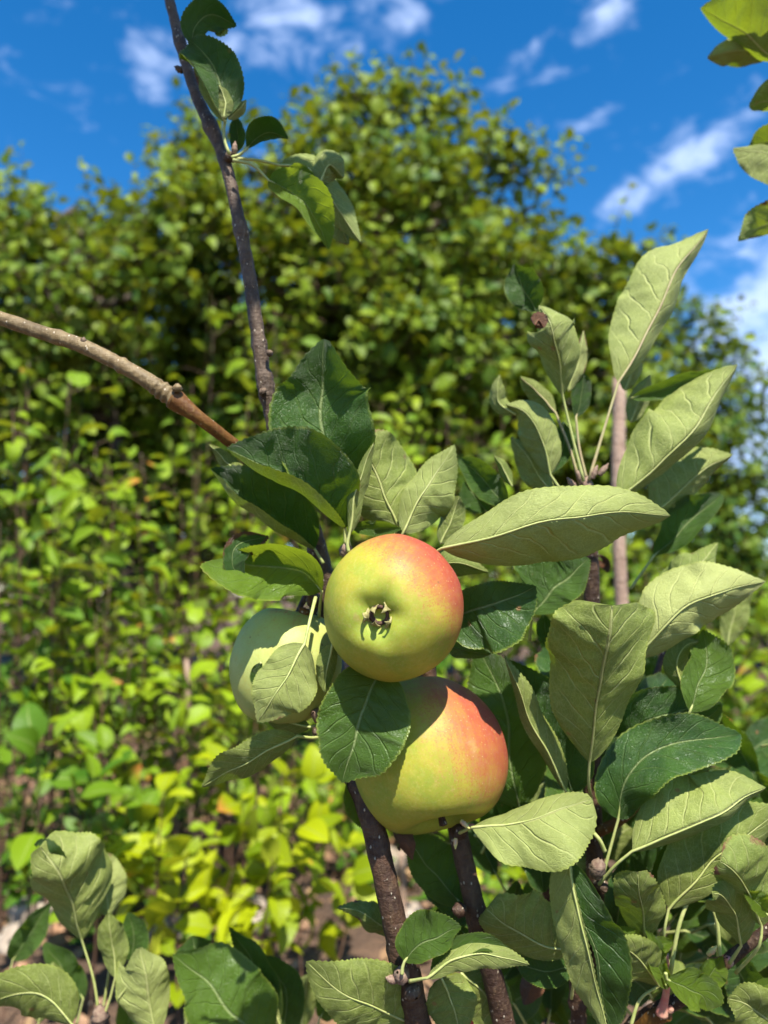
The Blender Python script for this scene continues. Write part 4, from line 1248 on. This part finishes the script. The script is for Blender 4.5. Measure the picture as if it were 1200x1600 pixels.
leaf(T2, [(992, 1028), (1050, 970, -.008), (1118, 930, -.010), (1197, 908, 0)], 66, 44, 'l', (-25, -25), (-50, -40), .476, pet=[(955, 1100, .03), (975, 1060, .012)], tone=0.02, pale=.8, label='silvery pale leaf arching to the right edge')
leaf(T2, [(1078, 1112), (1092, 1070, .006), (1106, 1030, .016), (1098, 984, .026)], 30, 46, 'u', (30, 40), (6, 20), .466, pet=[(1050, 1150, .02)], tone=0.42, wav=.35)
leaf(T2, [(1068, 1080), (1058, 1040), (1070, 1010), (1092, 1002)], 20, 16, 'l', -30, -40, .485, tone=0.1)
leaf(T2, [(958, 1180, .01), (1005, 1128), (1060, 1112), (1128, 1098)], 46, 52, 'u', 30, 15, .490, tone=0.0)
leaf(T2, [(1062, 1148), (1095, 1132), (1128, 1100)], 20, 20, 'u', 20, 30, .480, tone=0.35)
leaf(T2, [(966, 1280), (982, 1210, -.004), (1046, 1164, -.002), (1158, 1146, .004)], 48, 46, 'u', (2, 4), (20, 60), .462, pet=[(938, 1382, .0), (955, 1320)], tone=0.0, wav=.42, cup=-20, ab=(.5, .72), label='glossy blue green leaf with a wavy edge')
leaf(T2, [(1010, 1262), (1060, 1222), (1112, 1195)], 10, 26, 'l', -40, -30, .470, tone=0.3)
leaf(T2, [(955, 1200), (975, 1165), (1008, 1140)], 24, 24, 'u', 20, 30, .495, tone=0.05)
leaf(T2, [(988, 1330), (1058, 1302, -.008), (1125, 1268, -.010), (1198, 1230, 0)], 88, 14, 'l', (-32, -34), (-65, -60), .440, pet=[(936, 1382, .012), (962, 1352, .004)], tone=0.12, pale=.2, ab=(.52, .6), label='wide olive leaf with a small brown fleck above the lower right cluster')
leaf(T2, [(1045, 1420), (1090, 1372, -.004), (1140, 1325, -.006), (1225, 1262, 0)], 66, 30, 'l', (30, 12), (-35, -40), .452, pet=[(1035, 1500, .01), (1038, 1455)], tone=0.06, wav=.2)
leaf(T2, [(1018, 1400), (1050, 1350), (1085, 1305), (1120, 1270)], 22, 50, 'u', 30, 15, .468, tone=0.25)
leaf(T2, [(1190, 1448, .0), (1172, 1400, -.008), (1150, 1365, -.018), (1125, 1345, -.022)], 34, 66, 'l', (-40, -30), (-14, -20), .430, pet=[(1150, 1520, .02), (1185, 1480)], tone=0.35, ab=(.7, .5))
leaf(T2, [(1158, 1478), (1150, 1430, -.01), (1128, 1400, -.02), (1112, 1396, -.024)], 34, 36, 'l', -25, -25, .438, pet=[(1140, 1505, .01)], tone=0.1)
leaf(T2, [(1200, 1430), (1180, 1408), (1162, 1392)], 14, 22, 'u', 35, 30, .422, tone=0.8)
leaf(T2, [(1212, 1440), (1185, 1462), (1172, 1490)], 24, 24, 'u', 20, 30, .475, tone=0.2)
leaf(T2, [(1008, 1468), (1004, 1430, -.012), (1000, 1395, -.024), (996, 1362, -.030)], 40, 34, 'l', -18, -18, .452, pet=[(1020, 1520, .01)], tone=0.08, ab=(.5, .45))
leaf(T2, [(888, 1335), (905, 1430, -.006), (930, 1520, -.008), (952, 1625, -.004)], 4, 46, 'l', (20, 20), (-38, -35), .430, pet=[(850, 1352, .02), (872, 1335, .006)], tone=0.12, pale=.3, ab=(.5, .8), label='long narrow leaf hanging down in the lower right')
leaf(T2, [(890, 1345), (912, 1430, -.004), (938, 1520, -.006), (956, 1625, -.002)], 50, 4, 'u', (26, 22), 40, .433, tone=0.0)
leaf(T2, [(896, 1484), (855, 1478), (810, 1458), (760, 1420)], 30, 62, 'l', -50, (38, 30), .452, pet=[(912, 1482, .01)], tone=0.1, ab=(.55, .42), label='wide olive leaf right of the right apple stem')
leaf(T2, [(900, 1505), (850, 1518), (800, 1500)], 24, 28, 'u', 20, 20, .462, pet=[(893, 1560, .01), (898, 1520)], tone=0.0)
leaf(T2, [(958, 1505), (968, 1470), (992, 1452)], 18, 16, 'u', 30, 40, .44, tone=0.8, wav=.3)
leaf(T2, [(1030, 1540), (1010, 1512, -.010), (985, 1488, -.02), (962, 1470, -.028)], 34, 36, 'l', -22, 10, .452, pet=[(985, 1605), (1000, 1562)], tone=0.02)
leaf(T2, [(1042, 1545), (1030, 1510), (1022, 1475), (1008, 1452)], 14, 14, 'u', 50, 20, .444, tone=0.85, wav=.3)
leaf(T2, [(1042, 1530), (1075, 1545), (1098, 1555), (1106, 1580)], 34, 26, 'u', (20, 30), (30, 20), .440, pet=[(1040, 1520)], tone=0.8, label='bright yellow green young leaf low in the right cluster')
leaf(T2, [(1095, 1545), (1112, 1520), (1130, 1494)], 18, 22, 'u', 30, 20, .444, tone=0.8)
leaf(T2, [(1036, 1500), (1028, 1478), (1052, 1472)], 12, 14, 'u', 30, 30, .445, tone=0.8, wav=.3)
leaf(T2, [(1225, 1615), (1195, 1588), (1165, 1568), (1136, 1560)], 46, 44, 'l', -15, 40, .440, tone=0.0)
leaf(T2, [(1180, 1560), (1195, 1540), (1215, 1535)], 10, 12, 'u', 30, 30, .46, tone=.9)
leaf(T2, [(860, 1300), (845, 1345), (850, 1395)], 24, 28, 'u', 20, 30, .50, tone=0.0)
leaf(T2, [(845, 1505), (832, 1540), (818, 1570)], 20, 22, 'l', -20, -30, .49, tone=0.0, brown=2.6, stalk=M_DRY, label='dry rust brown leaf deep in the lower right cluster')
leaf(T2, [(930, 868), (944, 880), (950, 895)], 9, 9, 'u', 20, 20, .57, tone=1.0, brown=2.6, label='small orange withered leaf beside the pink cane')
for (a, b, c) in [((1045, 1535), (1060, 1450), (1080, 1395)), ((1125, 1500), (1120, 1440), (1108, 1405)), ((945, 1330), (935, 1310), (915, 1290))]:
    branch(T2, [P(*a, .455), P(*b, .453), P(*c, .455)], 0.0013, 0.0011, M_STALK, [], 'leaf_stalk', 20, 8, 0, 1)

# deeper leaves that close the right hand thicket
random.seed(33)
DEEP = []
for k in range(190):
    x = random.uniform(770, 1240); y = random.uniform(930, 1620)
    if x < 840 and y < 1270: continue
    if y < 1100 and x < 1000: continue
    if x > 1040 and y < 1170 and random.random() < .8: continue
    DEEP.append((x, y))
for (x, y) in DEEP:
    a = math.radians(random.uniform(20, 160) if random.random() < .7 else random.uniform(-40, 220))
    L = random.uniform(95, 150)
    dx, dy = math.cos(a) * L, -math.sin(a) * L
    fc = 'u' if random.random() < .75 else 'l'
    dd = random.uniform(.52, .68)
    leaf(T2, [(x, y), (x + dx * .5 + random.uniform(-12, 12), y + dy * .5 + random.uniform(-12, 12), random.uniform(-.02, .02)), (x + dx, y + dy, random.uniform(-.03, .03))],
         random.uniform(20, 34), random.uniform(20, 34), fc, None, None, dd, pet=[(x - dx * .25, y - dy * .25 + 10, .015)], tone=random.choice((0, 0, 0, .05, .25)), pale=0)

# ------------------------------------------------------------------ lower left sapling
T3 = LOW_TREE
b3 = Vector(T3.location)
branch(T3, [b3 + Vector((0, 0, -.02)), P(162, 1800, .56), P(158, 1592, .555)], 0.0065, 0.0050, M_BARK_DARK, [(1, .3, .05)], 'stem', 60, 14, .1, 20)
bud(T3, 156, 1592, .55, 0.0055, (0, -.2, 1), M_BUD, 'bud', 50, 1.3)
leaf(T3, [(128, 1470), (115, 1420, -.012), (95, 1370, -.030), (62, 1322, -.036)], 40, 76, 'l', (-50, -30), (-12, -30), .55, pet=[(155, 1590), (146, 1530)], tone=0.02, pale=.2, cup=35, wav=.2, ab=(.62, .5))
leaf(T3, [(70, 1358, .008), (78, 1338, -.03), (62, 1318, -.03), (56, 1324, -.03)], 10, 28, 'u', 30, 30, .552, tone=0.0)
leaf(T3, [(170, 1432), (166, 1395), (152, 1358), (138, 1330)], 42, 36, 'l', -22, -24, .57, pet=[(160, 1585), (172, 1500)], tone=0.05, pale=.55)
leaf(T3, [(180, 1528), (178, 1490), (172, 1455), (170, 1426)], 22, 24, 'l', -40, -30, .55, pet=[(162, 1588), (172, 1560)], tone=0.0)
leaf(T3, [(243, 1618), (236, 1570), (228, 1520), (218, 1480)], 52, 38, 'l', (-35, -55), (-20, -40), .535, pet=[(250, 1660)], tone=0.02, pale=.45, cup=40, wav=.25)
leaf(T3, [(185, 1560), (200, 1540), (215, 1520)], 20, 16, 'l', -40, -40, .54, tone=0.02, pale=.3)
leaf(T3, [(420, 1640), (360, 1580, -.004), (318, 1530), (272, 1492)], 56, 72, 'u', 22, 12, .54, pet=[(440, 1670)], tone=0.35, label='broad bright green leaf along the bottom edge in the lower left')
leaf(T3, [(112, 1600), (80, 1562), (40, 1550), (-30, 1570)], 36, 40, 'l', -55, 40, .52, pet=[(150, 1640)], tone=0.0)
leaf(T3, [(428, 1600), (410, 1540), (385, 1490), (358, 1448)], 22, 26, 'u', 20, 45, .57, tone=0.0)
leaf(T3, [(438, 1604), (420, 1560), (398, 1515)], 12, 12, 'l', -30, -40, .562, tone=0.0, pale=.6)
leaf(T3, [(440, 1620), (448, 1560), (425, 1515), (400, 1495)], 30, 30, 'u', 20, 30, .58, tone=0.0)
leaf(T3, [(300, 1510), (305, 1485), (300, 1462)], 34, 30, 'u', 20, 25, .57, tone=0.08)
leaf(T3, [(205, 1500), (210, 1460), (200, 1425)], 24, 24, 'u', 20, 25, .585, tone=0.1)
for k, (x, y) in enumerate([(60, 1600), (130, 1560), (200, 1610), (290, 1600), (340, 1620), (395, 1610), (470, 1610), (20, 1500), (500, 1590)]):
    a = math.radians(random.uniform(50, 130)); L = random.uniform(70, 110)
    leaf(T3, [(x, y), (x + math.cos(a) * L * .5, y - math.sin(a) * L * .5), (x + math.cos(a) * L, y - math.sin(a) * L)], 22, 24, 'u' if k % 3 else 'l', None, None, .62 + .02 * (k % 4), pet=[(x - 10, y + 40)], tone=.15 * (k % 3))

# ------------------------------------------------------------------ leaves hanging in at the upper right
T4 = OVER_TREE
branch(T4, [Vector(T4.location) + Vector((0, 0, -.02)), Vector((0.60, 0.62, 0.4)), P(1330, 250, .62), P(1290, 60, .61), P(1240, -120, .60)], 0.010, 0.004, M_BARK_DARK, [], 'stem', 60, 12, .1, 30)
branch(T4, [P(1320, 240, .62), P(1280, 215, .60), P(1235, 205, .59)], 0.003, 0.002, M_BARK_DARK, [], 'branch', 30, 10, .1, 31)
branch(T4, [P(1325, 130, .615), P(1280, 90, .60), P(1215, 92, .59)], 0.003, 0.002, M_BARK_DARK, [], 'branch', 30, 10, .1, 32)
leaf(T4, [(1215, 95), (1175, 62), (1140, 38), (1094, 12)], 20, 70, 'l', -50, 36, .585, pet=[(1240, 110)], tone=0.6, stalk=M_STALK)
leaf(T4, [(1232, 70), (1200, 45), (1182, 10), (1178, -30)], 34, 40, 'l', -30, 20, .575, tone=0.0, pale=.2)
leaf(T4, [(1212, 82), (1178, 78), (1145, 80), (1105, 90)], 24, 20, 'l', (-30, -40), (-55, -40), .595, tone=0.0, pale=.6)
leaf(T4, [(1245, 165), (1215, 160), (1192, 158), (1170, 166)], 16, 34, 'l', -50, 36, .59, tone=0.7)
leaf(T4, [(1250, 225), (1220, 222), (1195, 222), (1168, 232)], 14, 28, 'l', -40, 36, .59, tone=0.4)
leaf(T4, [(1255, 250), (1215, 244), (1180, 238), (1145, 232)], 40, 12, 'l', 30, -40, .58, tone=0.0, pale=.2, wav=.2)
leaf(T4, [(1262, 330), (1220, 342), (1185, 356), (1153, 376)], 16, 36, 'l', -35, 34, .59, tone=0.65)


# a leafy bough of the same tree reaches overhead, above the frame, and shades the tip of the bare branch
BC = P(345, 150, .49) + to_sun * 0.34
branch(T4, [Vector((0.60, 0.62, 0.9)), Vector((0.45, 0.52, 1.25)), BC + Vector((0.12, 0.1, 0.02)), BC + Vector((-0.08, -0.02, 0.03))], 0.006, 0.002, M_BARK_DARK, [], 'branch', 50, 10, .1, 33)
random.seed(44)
for k in range(44):
    q = BC + Vector((random.uniform(-.15, .045), random.uniform(-.07, .10), random.uniform(-.04, .05)))
    px0, py0, d0 = pix(q)
    a = random.uniform(0, 6.28); L = 0.07 / d0 * 1200
    e = (px0 + math.cos(a) * L, py0 + math.sin(a) * L)
    leaf(T4, [(px0, py0), ((px0 + e[0]) / 2, (py0 + e[1]) / 2, random.uniform(-.015, .015)), (e[0], e[1], random.uniform(-.03, .03))], 0.019 / d0 * 1200, 0.019 / d0 * 1200, 'l', None, None, d0)


# ------------------------------------------------------------------ apples
def apple(label, center, axis, r, h, mat, seed, calyx=True, stalk=True, stalk_len=0.02, stalk_bend=(0, 0, 0), lobes=0.02, dimple=0.30, basin=0.24, taper=0.13, spin=0.0, group='apples on the young tree'):
    """Apple body of revolution with a stalk cavity (+Z end) and an eye basin (-Z end)."""
    axis = Vector(axis).normalized()
    rot = Vector((0, 0, -1)).rotation_difference(axis) @ Quaternion((0, 0, 1), spin)
    root = empty('apple', center, label, 'apple', group)
    root.rotation_mode = 'QUATERNION'
    root.rotation_quaternion = rot
    n, mseg = 64, 72
    V, F = [], []
    for i in range(n + 1):
        phi = math.pi * i / n
        for k in range(mseg):
            th = 2 * math.pi * k / mseg
            sp, cp = math.sin(phi), math.cos(phi)
            low = max(0.0, -cp)
            x = sp ** 0.90 * (1 - taper * low ** 1.2 + 0.015 * max(0, cp)) if sp > 1e-9 else 0.0
            z = cp * h / r
            if cp > 0:
                z -= dimple * math.exp(-(sp / 0.30) ** 1.7)
            else:
                z += basin * math.exp(-(sp / 0.28) ** 1.8)
                z += 0.012 * math.cos(5 * th + seed) * math.exp(-((sp - 0.34) / 0.16) ** 2)
            x *= 1 + lobes * math.cos(5 * th + seed) * low + 0.012 * math.cos(2 * th + seed * 2)
            p = Vector((x * math.cos(th), x * math.sin(th), z))
            p *= 1 + 0.045 * mnoise.noise(p * 0.9 + Vector((seed, 0, seed))) + 0.008 * mnoise.noise(p * 3 + Vector((0, seed, 0)))
            V.append(p * r)
    for i in range(n):
        for k in range(mseg):
            a, b = i * mseg + k, i * mseg + (k + 1) % mseg
            F.append((a, a + mseg, b + mseg, b))
    obj('skin', mesh_of('skin', V, F, mat), root)
    zc = -h + basin * r
    if calyx:
        # the dried eye: a short tube with five withered sepals round it
        cv, cf = [], []
        rings = [(0.0056, -0.0020), (0.0054, 0.0022), (0.0042, 0.0028), (0.0030, -0.0006), (0.0006, -0.0016)]
        for (rr, zz) in rings:
            for k in range(15):
                a = 2 * math.pi * k / 15
                q = Vector((rr * math.cos(a), rr * math.sin(a), zc - zz))
                cv.append(q * 1.0 + Vector((0, 0, 0.0006 * mnoise.noise(q * 800))))
        for i in range(len(rings) - 1):
            for k in range(15):
                a, b = i * 15 + k, i * 15 + (k + 1) % 15
                cf.append((a, b, b + 15, a + 15))
        obj('calyx', mesh_of('calyx', cv, cf, M_SEPAL_DARK), root)
        for s in range(5):
            a0 = 2 * math.pi * s / 5 + 0.3
            sv, sf = [], []
            ln = 0.0112 * (0.85 + 0.3 * ((s * 7) % 5) / 5)
            hw_k = (1.0, 0.8, 1.15, 0.7, 0.95)[s]
            e_r = Vector((math.cos(a0), math.sin(a0), 0)); e_t = Vector((-math.sin(a0), math.cos(a0), 0))
            nr = 8
            pos = e_r * 0.0046 + Vector((0, 0, zc - 0.0008))
            ang = math.radians((58, 96, 74, 110, 66)[s])
            for i in range(nr):
                t = i / (nr - 1)
                hw = hw_k * 0.0031 * (1 - t) ** 0.6 * (1 + 0.3 * math.sin(t * 9 + s)) + 0.0002
                for c in (-1, 0, 1):
                    for side in (1,):
                        sv.append(pos + e_t * hw * c + e_r * (0.0006 * abs(c)) + e_t * 0.0006 * math.sin(t * 4 + s))
                pos = pos + (e_r * math.cos(ang) + Vector((0, 0, -1)) * math.sin(ang)) * ln / nr
                ang += math.radians((26, 14, 20, 6, 30)[s] if t > 0.2 else -4)
            for i in range(nr - 1):
                for c in range(2):
                    a = i * 3 + c
                    sf.append((a, a + 1, a + 4, a + 3))
            me = mesh_of('sepal', sv, sf, M_SEPAL)
            so = obj('sepal', me, root)
            md = so.modifiers.new('thickness', 'SOLIDIFY'); md.thickness = 0.0006
    if stalk:
        z0 = h - dimple * r - 0.002
        pth = catmull([Vector((0, 0, z0)), Vector((0, 0, z0 + stalk_len * .5)) + Vector(stalk_bend) * .4, Vector((0, 0, z0 + stalk_len)) + Vector(stalk_bend)], 12)
        v, f = tube(pth, [0.0016 + 0.0009 * abs(i - 5) / 6 for i in range(12)], 10, .1, 3, 300)
        obj('stalk', mesh_of('stalk', v, f, M_BARK_DARK), root)
    return root


def local_dir(axis, spin, world_dir):
    rot = Vector((0, 0, -1)).rotation_difference(Vector(axis).normalized()) @ Quaternion((0, 0, 1), spin)
    return rot.inverted() @ Vector(world_dir)


def camdir(r, u, f):
    return RT * r + UP * u + FW * f


ax1 = camdir(-0.27, 0.0, -0.96)
A1 = apple_material('apple_skin', local_dir(ax1, 0, camdir(0.72, 0.63, 0.27)), -0.10, 0.84)
apple('green yellow apple with a red cheek, uppermost, its dried eye facing forward', P(614, 951, .428), ax1, (.0405), .0365, A1, 1.3, True, True, 0.02, taper=0.10, basin=.25)
ax2 = camdir(-0.20, 0.82, 0.52)
A2 = apple_material('apple_skin', local_dir(ax2, 0, camdir(0.82, 0.55, -0.12)), 0.08, 1.05)
apple('large yellow apple with an orange red cheek, lowest of the three, its stalk end down', P(667, 1178, .470), ax2, .0468, .0485, A2, 2.1, True, True, 0.016, stalk_bend=(0, 0, 0), taper=0.06, dimple=.44)
ax3 = camdir(-0.15, -0.9, -0.25)
A3 = apple_material('apple_skin', local_dir(ax3, 0, camdir(0.1, 0.95, -0.1)), 0.92, 1.4, (0.37, 0.40, 0.11), (0.32, 0.37, 0.10), (0.24, 0.05, 0.07), specks=0.8)
apple('pale green apple with dark specks, half hidden behind the top apple and a leaf', P(446, 1040, .468), ax3, .0340, .0375, A3, 3.4, False, True, 0.024, stalk_bend=(0.006, 0, 0), taper=0.10)
A4 = apple_material('apple_skin', (0, 0, -1), -2, -1, red=(0.60, 0.03, 0.035))
apple('red apple almost wholly hidden by leaves at the bottom edge', P(752, 1590, .50), camdir(0.1, 0.2, -.9), .016, .016, A4, 5.2, False, False)
